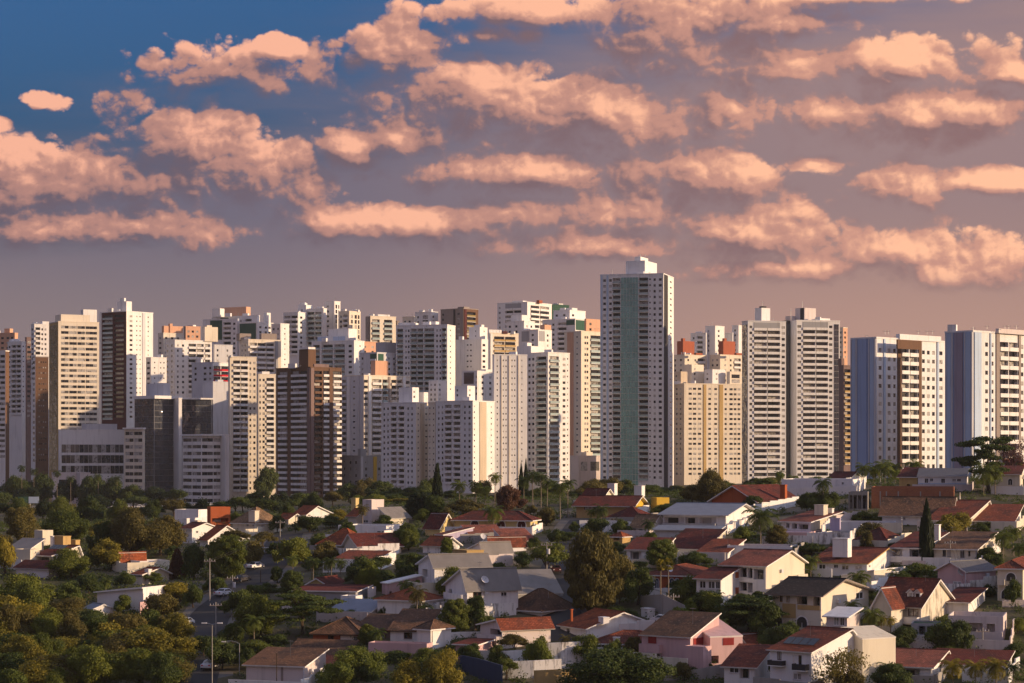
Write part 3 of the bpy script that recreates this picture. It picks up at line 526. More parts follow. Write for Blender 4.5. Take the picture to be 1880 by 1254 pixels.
def house(rg, ref, label, x, yb, ye, yr, a=30, roof='R', wall='wh', tile='tile', L='', R='', D=None, w=(None, None), k=.5, over=.55, edge='wh', mR=None, chim=(), extra=None, cat='house', name='house', dD=0.0, drop=2.5, par=.6, root=None):
    if not label: label = None
    ox, oy, s = RG[rg]; X3 = [ox + q / s for q in x]
    a = R_(a); D = (D or row_depth(X3[1], oy + yb / s)) + dD
    Cx, Cy, wL, wR = corner(*X3, D, a); wL = w[0] or max(3.0, min(26, wL)); wR = w[1] or max(3.0, min(24, wR))
    zb = ground_z(Cx, Cy) - drop; he = zrow(oy + ye / s, D) - zb
    rD = D + (math.sin(a) * wL * .5 + math.cos(a) * wR * k if roof in 'RLHP' else math.cos(a) * wR * .8)
    hr = max(.25, zrow(oy + yr / s, rD) - zb - he) if roof != 'F' else 0
    rl = root.location if root else None
    if root is None:
        root = new(name, None, None, (Cx, Cy, zb + drop)); tag(root, label, cat)
        LAND.append((ref, X3[1], oy + (ye + yb) / 2 / s, D)); rl = root.location
    FOOT.append((Cx, Cy, a, wL, wR))
    if label: HS.append((ref, Cx, Cy, a, wL, wR))
    base = (Cx - rl[0], Cy - rl[1], zb - rl[2]); mR = mR or wall; th = -a
    mb = MB()
    e1 = (-math.cos(a), math.sin(a))
    def do(spec, p0, p1, O, th, w, lo, lth, key):
        holes = []; c, sn = math.cos(th), math.sin(th)
        def loc(u, z, d): return (O[0] + u * c - d * sn + base[0], O[1] + u * sn + d * c + base[1], z + base[2])
        for tok in spec.split():
            ty = tok[0]; rest = tok[1:]; mk = None
            if ':' in rest: rest, mk = rest.split(':')
            cx, cy = rest.split('@'); u0, u1 = ((float(q) - p0) / (p1 - p0) * w for q in cx.split('_'))
            z1, z0 = (zrow(oy + float(q) / s, D) - zb for q in cy.split('_'))
            u0 = max(.1, u0); u1 = min(w - .1, u1); z1 = min(z1, he - .08)
            if u1 - u0 < .25 or z1 - z0 < .25: continue
            um, zm, dw, dz = (u0 + u1) / 2, (z0 + z1) / 2, u1 - u0, z1 - z0
            if ty == 'w':
                holes.append((u0, u1, z0, z1, .16)); f = new('window', unit_window(mk or 'wh'), root, loc(um, zm, .07), th, (dw - .02, .09, dz - .02))
                new('pane', unit_box('pane'), f, (0, .3, 0), 0, (.9, .3, .9)); new('sill', unit_box('lg'), f, (0, -1.0, -.53), 0, (1.1, 2.2, .05))
            elif ty == 'o':
                holes.append((u0, u1, z0, z1, 1.3)); new('door', unit_box('pane'), root, loc(u0 + dw * .36, z0 + dz * .44, 1.22), th, (dw * .5, .1, dz * .86))
            elif ty == 'd': new('shutter', unit_box(mk or 'br'), root, loc(um, zm, -.02), th, (dw, .12, dz))
            elif ty == 'B':
                new('balcony', unit_balcony(mk or wall, wall), root, loc(um, z0, .02), th, (dw, 1.1, dz))
            elif ty == 'a':   # arched window: shutters under a white arch
                b = MB(); n = 7; r = dw / 2
                b.box(-r, r, -.03, .05, -dz / 2, dz / 2 - r, mk or 'br')
                arc = [(math.cos(math.pi * i / n) * r, math.sin(math.pi * i / n) * r + dz / 2 - r) for i in range(n + 1)]
                b.face([(p[0], -.03, p[1]) for p in arc][::-1] , mk or 'br')
                for i in range(n):
                    (xa, za), (xb, zb2) = arc[i], arc[i + 1]; g = 1.22
                    b.face([(xa, -.1, za), (xb, -.1, zb2), (xb * g, -.1, (zb2 - dz/2 + r) * g + dz/2 - r), (xa * g, -.1, (za - dz/2 + r) * g + dz/2 - r)][::-1], 'wh')
                for sg in (-1, 1): b.box(min(sg * r, sg * r * 1.22), max(sg * r, sg * r * 1.22), -.1, .04, -dz / 2, dz / 2 - r, 'wh')
                b.box(-.04, .04, -.06, 0, -dz / 2, dz / 2 - r, 'wh'); b.obj('window', root, loc(um, zm, -.02), th)
        ok = []; last = 0
        for h in sorted(holes, key=lambda q: (q[0], q[1])):
            c_ = next((g for g in ok if h[0] < g[1] - 1e-6 and g[0] < h[1] - 1e-6), None)
            if c_ is None: ok.append(h)
            elif all(h[3] <= g[2] + 1e-6 or h[2] >= g[3] - 1e-6 for g in ok if (g[0], g[1]) == (c_[0], c_[1])): ok.append((c_[0], c_[1]) + h[2:])
        facade(mb, lo, lth, w, 0, he, ok, key)
    do(L, x[0], x[1], (-wL * math.cos(th), -wL * math.sin(th)), th, wL, (-wL, 0), 0.0, wall)
    do(R, x[1], x[2], (0, 0), math.pi / 2 + th, wR, (0, 0), math.pi / 2, mR)
    mb.face([(0, wR, 0), (-wL, wR, 0), (-wL, wR, he), (0, wR, he)], wall); mb.face([(-wL, wR, 0), (-wL, 0, 0), (-wL, 0, he), (-wL, wR, he)], wall)
    rb = MB(); o = over; t = .2
    if roof == 'R':       # ridge parallel to the left face, gable to the right
        ym = wR * k; sl0 = hr / ym; sl1 = hr / (wR - ym); zr = he + hr + .12
        slab(rb, [(-wL - o, -o, he - o * sl0 + .12), (o, -o, he - o * sl0 + .12), (o, ym, zr), (-wL - o, ym, zr)], t, tile, edge)
        slab(rb, [(o, wR + o, he - o * sl1 + .12), (-wL - o, wR + o, he - o * sl1 + .12), (-wL - o, ym, zr), (o, ym, zr)], t, tile, edge)
        mb.face([(0, 0, he), (0, wR, he), (0, ym, he + hr)], mR); mb.face([(-wL, wR, he), (-wL, 0, he), (-wL, ym, he + hr)], wall)
        rb.tube((-wL - o, ym, zr), (o, ym, zr), .14, .14, tile, 6)
    elif roof == 'L':     # ridge runs back, gable on the left face
        xm = -wL * (1 - k); sl0 = hr / (wL + xm); sl1 = hr / -xm; zr = he + hr + .12
        slab(rb, [(-wL - o, wR + o, he - o * sl0 + .12), (-wL - o, -o, he - o * sl0 + .12), (xm, -o, zr), (xm, wR + o, zr)], t, tile, edge)
        slab(rb, [(o, -o, he - o * sl1 + .12), (o, wR + o, he - o * sl1 + .12), (xm, wR + o, zr), (xm, -o, zr)], t, tile, edge)
        mb.face([(-wL, 0, he), (0, 0, he), (xm, 0, he + hr)], wall); mb.face([(0, wR, he), (-wL, wR, he), (xm, wR, he + hr)], wall)
        rb.tube((xm, -o, zr), (xm, wR + o, zr), .14, .14, tile, 6)
    elif roof in 'HP':
        h0, h1 = -wL - o, o; g0, g1 = -o, wR + o; z0 = he - .15; zr = he + hr
        if wL >= wR: m_ = (g1 - g0) / 2 if roof == 'H' else (h1 - h0) / 2 - .05; A, Bq = (h0 + m_, (g0 + g1) / 2, zr), (h1 - m_, (g0 + g1) / 2, zr)
        else: m_ = (h1 - h0) / 2 if roof == 'H' else (g1 - g0) / 2 - .05; A, Bq = ((h0 + h1) / 2, g0 + m_, zr), ((h0 + h1) / 2, g1 - m_, zr)
        c = [(h0, g0, z0), (h1, g0, z0), (h1, g1, z0), (h0, g1, z0)]
        if wL >= wR: fs = [[c[0], c[1], Bq, A], [c[2], c[3], A, Bq], [c[1], c[2], Bq], [c[3], c[0], A]]
        else: fs = [[c[1], c[2], Bq, A], [c[3], c[0], A, Bq], [c[0], c[1], A], [c[2], c[3], Bq]]
        for f in fs: rb.face(f, tile)
        rb.box(h0 + .02, h1 - .02, g0 + .02, g1 - .02, z0 - .2, z0 - .004, edge)
        for p, q_ in ((c[0], A), (c[3], A), (c[1], Bq if wL >= wR else A), (c[2], Bq)): rb.tube(p, q_, .12, .12, tile, 5)
        rb.tube(A, Bq, .12, .12, tile, 5)
    elif roof == '1':     # lean-to rising away from the left face
        sl = hr / wR; slab(rb, [(-wL - o, -o, he - o * sl + .1), (o, -o, he - o * sl + .1), (o, wR + .1, he + hr + .1), (-wL - o, wR + .1, he + hr + .1)], t, tile, edge)
        mb.face([(0, 0, he), (0, wR, he), (0, wR, he + hr)], mR); mb.face([(-wL, wR, he), (-wL, 0, he), (-wL, wR, he + hr)], wall); mb.face([(0, wR, he), (-wL, wR, he), (-wL, wR, he + hr), (0, wR, he + hr)], wall)
    elif roof == '2':     # lean-to rising towards the right face
        sl = hr / wL; slab(rb, [(-wL - o, wR + o, he - o * sl + .1), (-wL - o, -o, he - o * sl + .1), (.1, -o, he + hr + .1), (.1, wR + o, he + hr + .1)], t, tile, edge)
        mb.face([(-wL, 0, he), (0, 0, he), (0, 0, he + hr)], wall); mb.face([(0, wR, he), (-wL, wR, he), (0, wR, he + hr)], wall); mb.face([(0, 0, he), (0, wR, he), (0, wR, he + hr), (0, 0, he + hr)], mR)
    elif roof == '3':     # lean-to falling towards the right face
        sl = hr / wL; slab(rb, [(o, -o, he - o * sl + .1), (o, wR + o, he - o * sl + .1), (-wL - .1, wR + o, he + hr + .1), (-wL - .1, -o, he + hr + .1)], t, tile, edge)
        mb.face([(-wL, 0, he), (0, 0, he), (-wL, 0, he + hr)], wall); mb.face([(0, wR, he), (-wL, wR, he), (-wL, wR, he + hr)], wall); mb.face([(-wL, wR, he), (-wL, 0, he), (-wL, 0, he + hr), (-wL, wR, he + hr)], wall)
    else:                 # flat, with a parapet
        p_ = .16; rb.box(-wL, 0, 0, p_, 0, par, wall); rb.box(-p_, 0, p_, wR, 0, par, mR); rb.box(-wL, -wL + p_, p_, wR, 0, par, wall); rb.box(-wL + p_, -p_, wR - p_, wR, 0, par, wall)
        rb.face([(-wL, 0, .0), (0, 0, .0), (0, wR, .0), (-wL, wR, .0)], tile if tile != 'tile' else 'co')
    mb.obj('wall', root, base, th)
    r = rb.obj('roof', root, base if roof != 'F' else (base[0], base[1], base[2] + he), th)
    for (p0, p1, y0, y1, f, key) in chim:      # chimneys, water tanks, roof boxes: columns, rows, how far back, colour
        d = D + f; hw = (p1 - p0) / s / F * d; z1 = zrow(oy + y0 / s, d); z0 = zrow(oy + y1 / s, d) - .6
        cb = MB(); q = hw / 2; cb.box(-q, q, -q * .7, q * .7, 0, z1 - z0, key, 'u'); cb.box(-q - .08, q + .08, -q * .7 - .08, q * .7 + .08, z1 - z0, z1 - z0 + .14, key)
        cb.obj('chimney', root, (at(ox + (p0 + p1) / 2 / s, d) - rl[0], d - rl[1], z0 - rl[2]), th)
    if roof != 'F' and label and wL > 5:
        g = MB(); g.tube((0, 0, 0), (0, 0, he - .1), .06, .06, 'lg', 6); c_, s_ = math.cos(th), math.sin(th); g.obj('downpipe', root, (base[0] + .12 * c_ + .1 * s_, base[1] + .12 * s_ - .1 * c_, base[2]))
        if rnd.random() < .6 and wR > 4:
            y_ = wR * rnd.uniform(.25, .7); z_ = he - rnd.uniform(.8, 1.6); new('air_conditioner', unit_box('lg'), root, (base[0] + .2 * c_ - y_ * s_, base[1] + .2 * s_ + y_ * c_, base[2] + z_), th, (.4, .8, .6))
        if rnd.random() < .5:
            x_ = -wL * rnd.uniform(.2, .8); y_ = wR * .45; g = MB(); g.tube((0, 0, 0), (0, 0, 2.6), .03, .02, 'metal', 4)
            for i in range(5): g.box(-.5 + .06 * i, .5 - .06 * i, -.3 + .15 * i, -.28 + .15 * i, 2.4, 2.43, 'metal')
            g.obj('antenna', root, (base[0] + x_ * c_ - y_ * s_, base[1] + x_ * s_ + y_ * c_, base[2] + he + hr * .55))
    if extra: extra(root, base, th, wL, wR, he, hr)
    return root
def on_roof(n=3, u=.3, v=.3, dw=1.0, dl=1.7, key='solar'):
    """solar panels lying on the near roof plane of a gable-right roof"""
    def f(root, base, th, wL, wR, he, hr):
        sl = math.atan2(hr, wR * .5)
        for i in range(n):
            x = -wL * (1 - u) + i * (dw + .12); y = wR * .5 * v; z = he + .35 + y * math.tan(sl)
            c, s = math.cos(th), math.sin(th)
            o = new('solar_panel', unit_box(key), root, (base[0] + x * c - y * s, base[1] + x * s + y * c, base[2] + z), 0, (dw, dl, .08)); o.rotation_euler = (sl + .12, 0, th)
    return f
def dormers(us):
    def f(root, base, th, wL, wR, he, hr):
        c, s = math.cos(th), math.sin(th)
        for u in us:
            x, y = -wL * (1 - u), wR * .5 * .32; z = he + hr * .32
            b = MB(); b.box(-.55, .55, -.1, 1.6, -.3, .75, 'wh'); b.box(-.34, .34, -.14, -.09, .05, .62, 'pane')
            slab(b, [(-.75, 2.0, .70), (-.75, -.35, .70), (0, -.35, 1.35), (0, 2.0, 1.35)], .1, 'tile'); slab(b, [(.75, -.35, .70), (.75, 2.0, .70), (0, 2.0, 1.35), (0, -.35, 1.35)], .1, 'tile')
            b.face([(-.55, -.1, .75), (.55, -.1, .75), (0, -.1, 1.25)], 'wh'); b.obj('dormer', root, (base[0] + x * c - y * s, base[1] + x * s + y * c, base[2] + z), th)
    return f
def on_dish(*pts):
    def f(root, base, th, wL, wR, he, hr):
        c, s = math.cos(th), math.sin(th)
        for (u, v, dz) in pts:
            x, y = -wL * (1 - u), wR * v; dish(root, (base[0] + x * c - y * s, base[1] + x * s + y * c, base[2] + he + dz), R_(35), .75)
    return f
def gwall(rg, label, pts, key, th=.22, name='garden_wall', cat='wall'):
    """a free-standing wall along picture points (x, base row, top row)"""
    P = []
    ox, oy, s = RG[rg]
    for (x, yb, yt) in pts:
        px, py = ox + x / s, oy + yb / s; d = row_depth(px, py); P.append((at(px, d), d, ground_z(at(px, d), d) - .4, zrow(oy + yt / s, d)))
    root = new(name, None, None, (P[0][0], P[0][1], P[0][2] + .4)); tag(root, label, cat, kind='thing'); o = root.location
    for (x0, y0, b0, t0), (x1, y1, b1, t1) in zip(P, P[1:]):
        d = Vector((x1 - x0, y1 - y0, 0)); L = d.length; n = Vector((-d.y, d.x, 0)) / max(L, .01) * th / 2; m = MB()
        a = [Vector((x0 - o[0], y0 - o[1], b0 - o[2])), Vector((x1 - o[0], y1 - o[1], b1 - o[2])), Vector((x1 - o[0], y1 - o[1], t1 - o[2])), Vector((x0 - o[0], y0 - o[1], t0 - o[2]))]
        f_ = [p - n for p in a]; b_ = [p + n for p in a]
        m.face(f_, key); m.face(b_[::-1], key); m.face([f_[3], f_[2], b_[2], b_[3]], key); m.face([f_[0], f_[3], b_[3], b_[0]], key); m.face([f_[2], f_[1], b_[1], b_[2]], key)
        m.obj('wall', root)
    return root
def houses():
    H = house
    # ---------------- left wood edge (A)
    r = H('A','grey roofed modern house','modern house with a grey sloping roof and cream walls at the left edge',(52,172,268),545,432,366,28,'1','sh','fibre','o130_170@470_500',mR='ow')
    H('A','','',(250,262,304),470,330,0,40,'F','ow',root=r,dD=6)
    H('A','','',(88,186,200),545,455,0,28,'F','ow',root=r,dD=-4,par=.8)
    r = H('A','orange chimney house','red roofed house with big orange chimney blocks and a lit white gable wall',(205,316,500),560,470,408,33,'R','ow','tiled','o222_312@478_520',k=.9,chim=[(330,425,352,425,9,'oc'),(312,333,352,425,8.5,'wh'),(432,486,376,420,13,'oc')],extra=on_roof(4,.45,.75))
    H('A','','',(98,300,325),600,548,505,33,'1','lw','tiled',root=r,dD=-3)
    H('A','white gable house in the wood','white gabled house half hidden by the wood with a small dark window',(700,748,890),565,512,448,55,'L','lw','tileo','','w798_832@488_522',k=.9)
    H('A','flat white box behind','low white box house with red roof strip at the wood edge',(796,860,1042),575,512,0,58,'F','wh','tiled','','',par=.3)
    H('A','orange roofed low house','low house with a bright orange roof and a white pillar wall',(818,876,1042),655,585,545,40,'R','ow','tileo','o822_874@568_600','',chim=[(894,930,556,660,1,'wh')],k=.6)
    H('A','long white shed wall','long white shed with a pale sheet roof among the trees',(598,880,935),815,700,655,20,'2','wh','fibre',w=(None,9))
    H('A','small blue roofed gable','small gable roof with white edges and bluish sheets poking from the wood',(512,570,700),850,800,768,52,'R','lw','zinc',over=.3)
    # ---------------- behind the street (B)
    r = H('B','white flat office','white flat roofed low building with a dark glass strip near the avenue',(70,215,282),285,200,0,25,'F','wh','co','w222_256@222_234')
    H('B','brick red block','brick red low block beside the white flat roofed building',(284,290,412),300,184,0,65,'F','rb','co','','o300_400@240_262')
    r = H('B','triple gable white house','white house with three small gables and a dark red roof',(104,176,335),395,303,268,40,'R','wh','tiled','','w200_215@318_332 w250_262@330_345',chim=[(125,158,243,280,6,'wh'),(195,222,255,280,7,'cr')])
    H('B','steep cream roof house','big white house with a steep cream roof of two peaks and a dormer',(425,560,722),345,268,170,38,'P','ow','tilet','w510_525@278_288 w545_570@278_288','w602_625@280_295 w684_694@270_310',chim=[(530,584,196,262,1,'ow')])
    r = H('B','white curved gable house','white house with a broad gable and red and orange roof near the street trees',(225,275,520),415,372,285,48,'R','wh','tileo','','w300_318@350_366',k=.45)
    H('B','orange roof by the brown tower','white house with a bright orange roof in front of the brown striped tower',(805,880,1040),265,215,165,45,'R','wh','tileo','','w890_905@215_228',k=.4)
    H('B','red roof behind the pole','small red roofed house behind the thin street pole',(700,770,860),280,245,212,40,'R','ow','tileo')
    # ---------------- centre back (C)
    r = H('C','orange roof with water tower','cream house with orange roof, pale water tower and a lit gable',(272,318,415),290,225,182,42,'R','ow','tileo','','',chim=[(288,328,118,190,6,'yl')])
    H('C','tall grey box house','tall windowless grey box house with a lit lean-to on its right',(370,410,486),290,140,0,40,'F','sh','co','w372_395@252_268','w430_440@250_263 w452_462@250_263')
    H('C','lit lean-to','pale lean-to house with a sunlit slanting wall beside the grey box',(486,515,640),290,232,172,40,'3','ow','fibre','','w560_580@232_245')
    H('C','white flat terrace','low white flat roofed house with a wide pale terrace roof',(205,500,612),370,292,0,20,'F','wh','zinc','w440_498@318_345','o515_550@318_360',par=.25)
    H('C','red hip roof with tank','house with a red hipped roof and a pale satellite dish on the eave',(100,300,395),455,400,302,24,'H','ow','tileo','o292_298@405_440','',over=1.0,extra=on_dish((.35,.0,-.3)),chim=[(372,384,322,360,5,'wh')])
    H('C','blank cream gable','large blank cream gable wall of a house with a red roof behind it',(296,330,592),490,412,338,66,'L','ow','tiled','','',w=(9,None),k=.4,mR='ow')
    H('C','red roofed terrace wall','house with a long dark red roof over white walls and a terrace',(182,440,640),555,495,444,22,'1','wh','tile','w260_330@500_512','',w=(None,7),over=.3)
    H('C','yellow gable in shade','pale yellow gable with a maroon roof in the shaded middle of the slope',(8,140,255),680,652,603,20,'L','yl','tiled','w110_140@628_655','')
    r = H('C','long grey shed wall','long grey rendered house with a maroon roof and a white outdoor stair',(-60,310,430),770,690,655,14,'1','gy','tiled','w165_188@668_682','',w=(None,9))
    H('C','','',(235,312,320),775,738,0,20,'F','lw','co',root=r,dD=-3)
    H('C','low pink terrace house','low pink house with a pale flat roof and a corner palm',(492,512,722),715,640,592,64,'1','pk','wh','','o520_535@690_712',w=(None,None),over=.3)
    H('C','orange hip roof','white house with a clean orange hipped roof in the hollow',(642,715,905),862,742,676,28,'H','wh','tileo','','w830_840@770_800',w=(9,8))
    H('C','grey metal roofs','low shed with grey sheet roofs and white ridges in the hollow',(165,400,490),862,812,745,24,'1','lw','zinc','','')
    H('C','small dark tile lean-to','small dark tiled lean-to beside the grey sheet roofs',(490,560,632),800,752,708,30,'1','lw','tileb','','')
    # the brown tiled house at the bottom
    r = H('C','brown tiled house','rambling house with brown tiled roofs divided by white sloping parapets',(50,345,372),1050,950,846,16,'H','rb','tileb','w140_178@962_1002:br d220_300@960_1000:cr w300_325@968_994','',w=(None,9),edge='br',dD=5)
    H('C','','',(318,590,600),1050,925,838,16,'1','bm','tileb','w380_500@960_1010:br',root=r,w=(None,8),edge='br',dD=7)
    H('C','','',(525,730,742),1050,930,806,16,'1','wh','tileb','w608_660@945_985:br o692_720@940_1010',root=r,w=(None,8),edge='br',dD=5)
    H('C','','',(-110,235,250),1120,1085,996,16,'1','rb','tileb','w20_95@1088_1110:br',root=r,w=(None,6),edge='br',dD=2)
    H('C','','',(10,195,210),1200,1170,1092,16,'1','sb','tiled','',root=r,w=(None,5),dD=0)
    H('C','','',(390,750,765),1130,1035,0,16,'F','pk','co','d700_730@1080_1100:dk',root=r,w=(None,3),dD=1)
    H('C','small white house with brown roof','small white house with a brown tiled lean-to roof beside the long brown tiled house',(738,770,900),1060,918,862,40,'P','wh','tileb','','')
    # bottom left long wall house
    H('B','pink wall with long tiled roof','long pinkish wall under a low brown tiled roof at the bottom beside the street',(510,860,872),1300,1150,1050,18,'1','sh','tileb','d725_738@1140_1290:tp d600_608@1140_1290:tp','',w=(None,9))
    # ---------------- centre (D)
    r = H('D','yellow house with arched shutters','long yellow house with a red hipped roof and three arched maroon windows',(300,742,785),385,300,248,14,'H','yl','tiled','a398_442@305_350:mr a550_596@305_350:mr a670_716@305_350:mr','o748_768@330_370',over=.8)
    H('D','','',(130,210,300),372,345,264,34,'R','yl','tiled','',root=r,dD=-8)
    H('D','lilac gable house','lilac house with a rose red roof and a slanting gable',(205,236,410),440,388,346,55,'1','li','tilep','w208_232@400_425','w345_360@392_402',over=.3)
    H('D','lilac slanting wall','lilac slanting gable wall with two little windows below the yellow house',(400,410,612),432,412,336,70,'3','li','tilep','','w520_538@382_395 w562_580@382_395',w=(8,None),over=.2)
    H('D','stained white cottage','weathered white cottage with an orange roof below the lilac house',(116,222,330),500,450,400,35,'R','wh_old','tileo','','')
    H('D','pale pink gable strip','pale pink house with a slanting red roof edge behind the round tree',(596,612,790),470,440,358,68,'3','sh','tilep','','w640_652@420_432',w=(8,None),over=.25)
    H('D','mossy grey gable','grey gable with a satellite dish and a slanting roof beside the lilac house',(440,500,720),500,450,398,62,'L','lw','tile','','',k=.9,over=.2,extra=on_dish((.1,.1,1.6)))
    H('D','white middle gable','white gable house with a grey sheet roof and a brick box on top',(345,470,640),580,498,428,58,'L','wh','fibre','','w500_520@520_535',k=.85,over=.3,chim=[(298,462,478,540,-2,'oc')])
    r = H('D','white house with grey garage door','broad white gabled house with a grey door panel and small square windows',(110,185,505),735,570,498,68,'L','wh','fibre','o128_152@597_643 o160_184@685_725','w282_300@547_572:br w354_372@547_572:br d297_412@590_642:gy w250_268@684_700',k=.75,mR='wh',w=(9,None))
    H('D','white and pale blue house','white and pale blue house with a grey slanting roof, balcony and dish',(268,375,672),880,695,580,66,'L','wh','fibre','o285_300@720_752 B285_370@738_775:wh o295_312@808_848 o318_372@808_860','w408_458@722_766:br w570_606@728_752 d560_566@590_860:lg',k=.8,extra=on_dish((.97,.35,1.2)),w=(10,None))
    H('D','long bare grey wall house','long bare grey gable wall catching light behind the dark hipped roof',(660,672,935),770,735,602,72,'3','co','fibre','','',w=(7,None),over=.1)
    r = H('D','dark mottled hipped roof','low white house under a dark mottled hipped tile roof',(612,806,995),872,828,702,40,'H','wh','tileb','','w765_797@845_868',over=.9)
    r = H('D','beige house with drainpipes','beige house with a red lean-to roof, white fascia and balcony',(470,580,862),1060,930,868,62,'L','sh','tile','o520_575@945_980 B482_580@982_1030:sh','w802_838@937_962 d765_771@915_975:co d724_729@980_1040:co',k=.85,over=.6,w=(8,None))
    H('D','','',(308,428,440),1110,1030,1002,20,'1','pk','tiled','',root=r,w=(None,8),dD=-2)
    gwall('D','long weathered white wall above the blue wall',[(430,1125,1062),(600,1135,1066),(770,1122,1056)],'wh')
    gwall('D','dark blue wall with a railing at the bottom of the slope',[(335,1180,1090),(430,1220,1108),(578,1285,1150)],'nb')
    gwall('D','tall stained white wall beside the pink laundry',[(578,1235,1128),(760,1230,1122),(925,1215,1112)],'wh_old')
    gwall('D','low ochre wall at the bottom edge',[(765,1290,1180),(1010,1270,1168)],'oc')
    gwall('D','curved white wall above the small palm',[(262,1010,960),(330,990,955),(510,985,952)],'wh')
    # ---------------- right of centre (E, F)
    H('E','big red roof with yellow gable','wide red roofed house with a bright yellow gable by the palms',(185,512,660),285,215,162,20,'R','oc','tiled','w230_300@225_245:br','w560_575@205_220',w=(None,11),over=1.0,mR='ye')
    H('E','yellow flat wall','bright yellow boundary block right of the yellow gable',(640,655,728),262,175,0,66,'F','ye','co',par=.2)
    H('E','red roof with white tower chimneys','red roofed house with two white tapering chimneys behind the yellow gable',(225,345,400),215,160,120,35,'R','ow','tiled','','',chim=[(372,420,90,165,6,'wh'),(528,580,103,150,14,'wh')],k=.5)
    H('E','second red roof','low red roof in front of the yellow gable house',(375,560,640),318,285,224,28,'H','wh','tiled','w385_420@290_305','')
    H('E','tan roofed white house','white house under a tan roof beside the long grey roof',(505,620,705),395,342,272,35,'R','wh','tilet','o550_570@350_385 o515_532@345_378','')
    gwall('E','white street wall behind the clipped tree',[(203,380,303),(330,376,302),(415,372,304),(520,360,312)],'wh')
    r = H('F','grey roofed balcony house','long house with a pale grey metal roof, dark balconies and a lit right wall',(55,420,592),378,270,206,24,'R','wh','zinc','o62_180@288_332 o184_262@288_332 o266_366@288_332 B58_368@322_345:gy','o388_424@294_330',k=.55,over=1.0,edge='lg')
    H('F','','',(5,372,380),400,362,338,24,'1','lg','zinc','',root=r,w=(None,4),dD=-3,edge='lg')
    H('F','orange brick house','orange brick house with a white trimmed red roof and white windows',(340,598,845),262,188,100,38,'L','rb','tiled','w648_676@142_170','w708_735@140_168 w650_680@150_165 w718_745@206_240 w774_803@206_240',mR='rb',k=.5,over=.9,chim=[(742,776,98,160,8,'rb')])
    H('E','red roof with arched porch','house with a red roof, white arched porch and white gable edge',(478,690,760),565,476,408,20,'1','wh','tiled','o500_565@488_540 o600_660@488_530','',w=(None,8),over=.4)
    H('F','steep dark red roof','steep dark red roof between white gable walls in the middle of the slope',(65,295,420),520,472,358,30,'1','wh','tiled','o88_130@492_530','',over=.3,mR='ow')
    H('F','terracotta lean-to house','white house with a terracotta lean-to roof below the long grey roof',(262,430,528),545,490,416,28,'1','wh','tile','o320_400@500_530','',over=.5)
    H('F','white low roof with tank','low white flat roofed house behind the tall palm',(430,800,845),520,462,0,18,'F','wh','tilep','','',par=.3)
    H('E','orange house with blue arches','orange red house with blue arched windows and a red hipped roof',(582,868,1010),740,622,560,22,'H','rb','tile','a612_640@640_722:sb a646_668@648_722:nb a732_757@645_728:nb a762_787@645_728:sb','',extra=on_dish((.45,.1,.9)))
    H('E','little wooden tower','little orange wooden lookout with a brown pyramid roof',(420,452,502),440,395,370,40,'H','oc','tileo','o428_445@398_420','',over=.3,name='garden_hut',cat='hut')
    r = H('F','three storey balcony house','white house with two tiers of framed balconies, brown red roof and a lit cream gable',(400,652,882),800,570,478,32,'R','wh','tilep','o404_494@582_640 o502_545@582_640 o548_578@585_645 o585_645@590_650 o408_494@668_740 o502_545@668_720 o548_640@670_730 B404_498@610_650:rb B404_498@700_745:rb d395_403@570_800:wh d496_503@570_800:wh d578_585@575_740:wh','',k=.6,mR='ow',over=.6)
    H('F','','',(250,392,405),830,645,582,32,'1','wh','tiled','w268_305@660_705 w318_358@660_705 w362_388@660_705',root=r,w=(None,7),dD=-1)
    r = H('E','orange tiled house with solar heater','white house with an orange tiled roof, roof lights and a solar heater',(120,245,660),1010,935,832,62,'R','wh','tileo','o150_165@950_990','',k=.5,w=(9,None),D=None,chim=[(318,374,872,885,1,'lw'),(568,640,820,860,14,'wh'),(150,164,826,872,3,'rb')])
    H('E','ochre house with hipped roof','ochre walled house under a low red brown hipped roof',(278,688,702),1090,1022,946,12,'H','oc','tile','w308_352@1022_1055 o372_398@1034_1085 w434_455@1040_1065 w640_672@1036_1075','',w=(None,9),chim=[(402,437,990,1090,-1,'wh')])
    r = H('F','pink house with red shutters','pink house with red shutters, balconies and a brown tiled roof',(68,212,322),1195,985,850,36,'1','pk','tileb','d88_112@982_1035:rs B70_130@1038_1088:pk w75_92@1090_1135 w100_125@1092_1142','d224_270@996_1048:rs w190_214@1105_1150',over=.4,w=(9,9))
    H('F','','',(318,330,520),1195,985,905,68,'3','pk','pk','','d405_468@994_1036:rs o335_380@1095_1140',root=r,w=(8,None),dD=2,over=.05)
    H('F','','',(180,290,330),1200,1045,0,36,'F','pk','pk','',root=r,w=(None,2.5),dD=-2.2,par=.1)
    H('F','','',(480,548,660),1090,1030,970,60,'L','pk','tile','',root=r,k=.3,dD=3,over=.1)
    H('F','low white porch with red roof','white porch house with a red lean-to roof and fishtank dark glazing',(412,590,690),1280,1160,1038,24,'1','wh','tile','w442_500@1155_1200 o502_560@1160_1230 o590_640@1165_1230','',w=(None,9))
    gwall('E','white garden wall with a step at the foot of the laundry yard',[(0,1180,1020),(100,1178,1016),(245,1165,1010),(300,1160,1015)],'wh_old')
    gwall('E','concrete retaining wall under the street palms',[(560,800,745),(690,880,735),(820,880,800)],'co')
    gwall('F','dark stone wall below the pink house',[(60,1240,1190),(250,1240,1175),(410,1230,1140)],'co')
    # ---------------- right (G)
    H('G','white blank hall','long blank white hall wall in front of the twin grey towers',(105,500,552),205,135,0,14,'F','lw','co','w440_452@135_150','')
    H('G','red roof beside the hall','low red roof right of the blank white hall',(360,470,560),160,125,82,30,'R','wh','tiled')
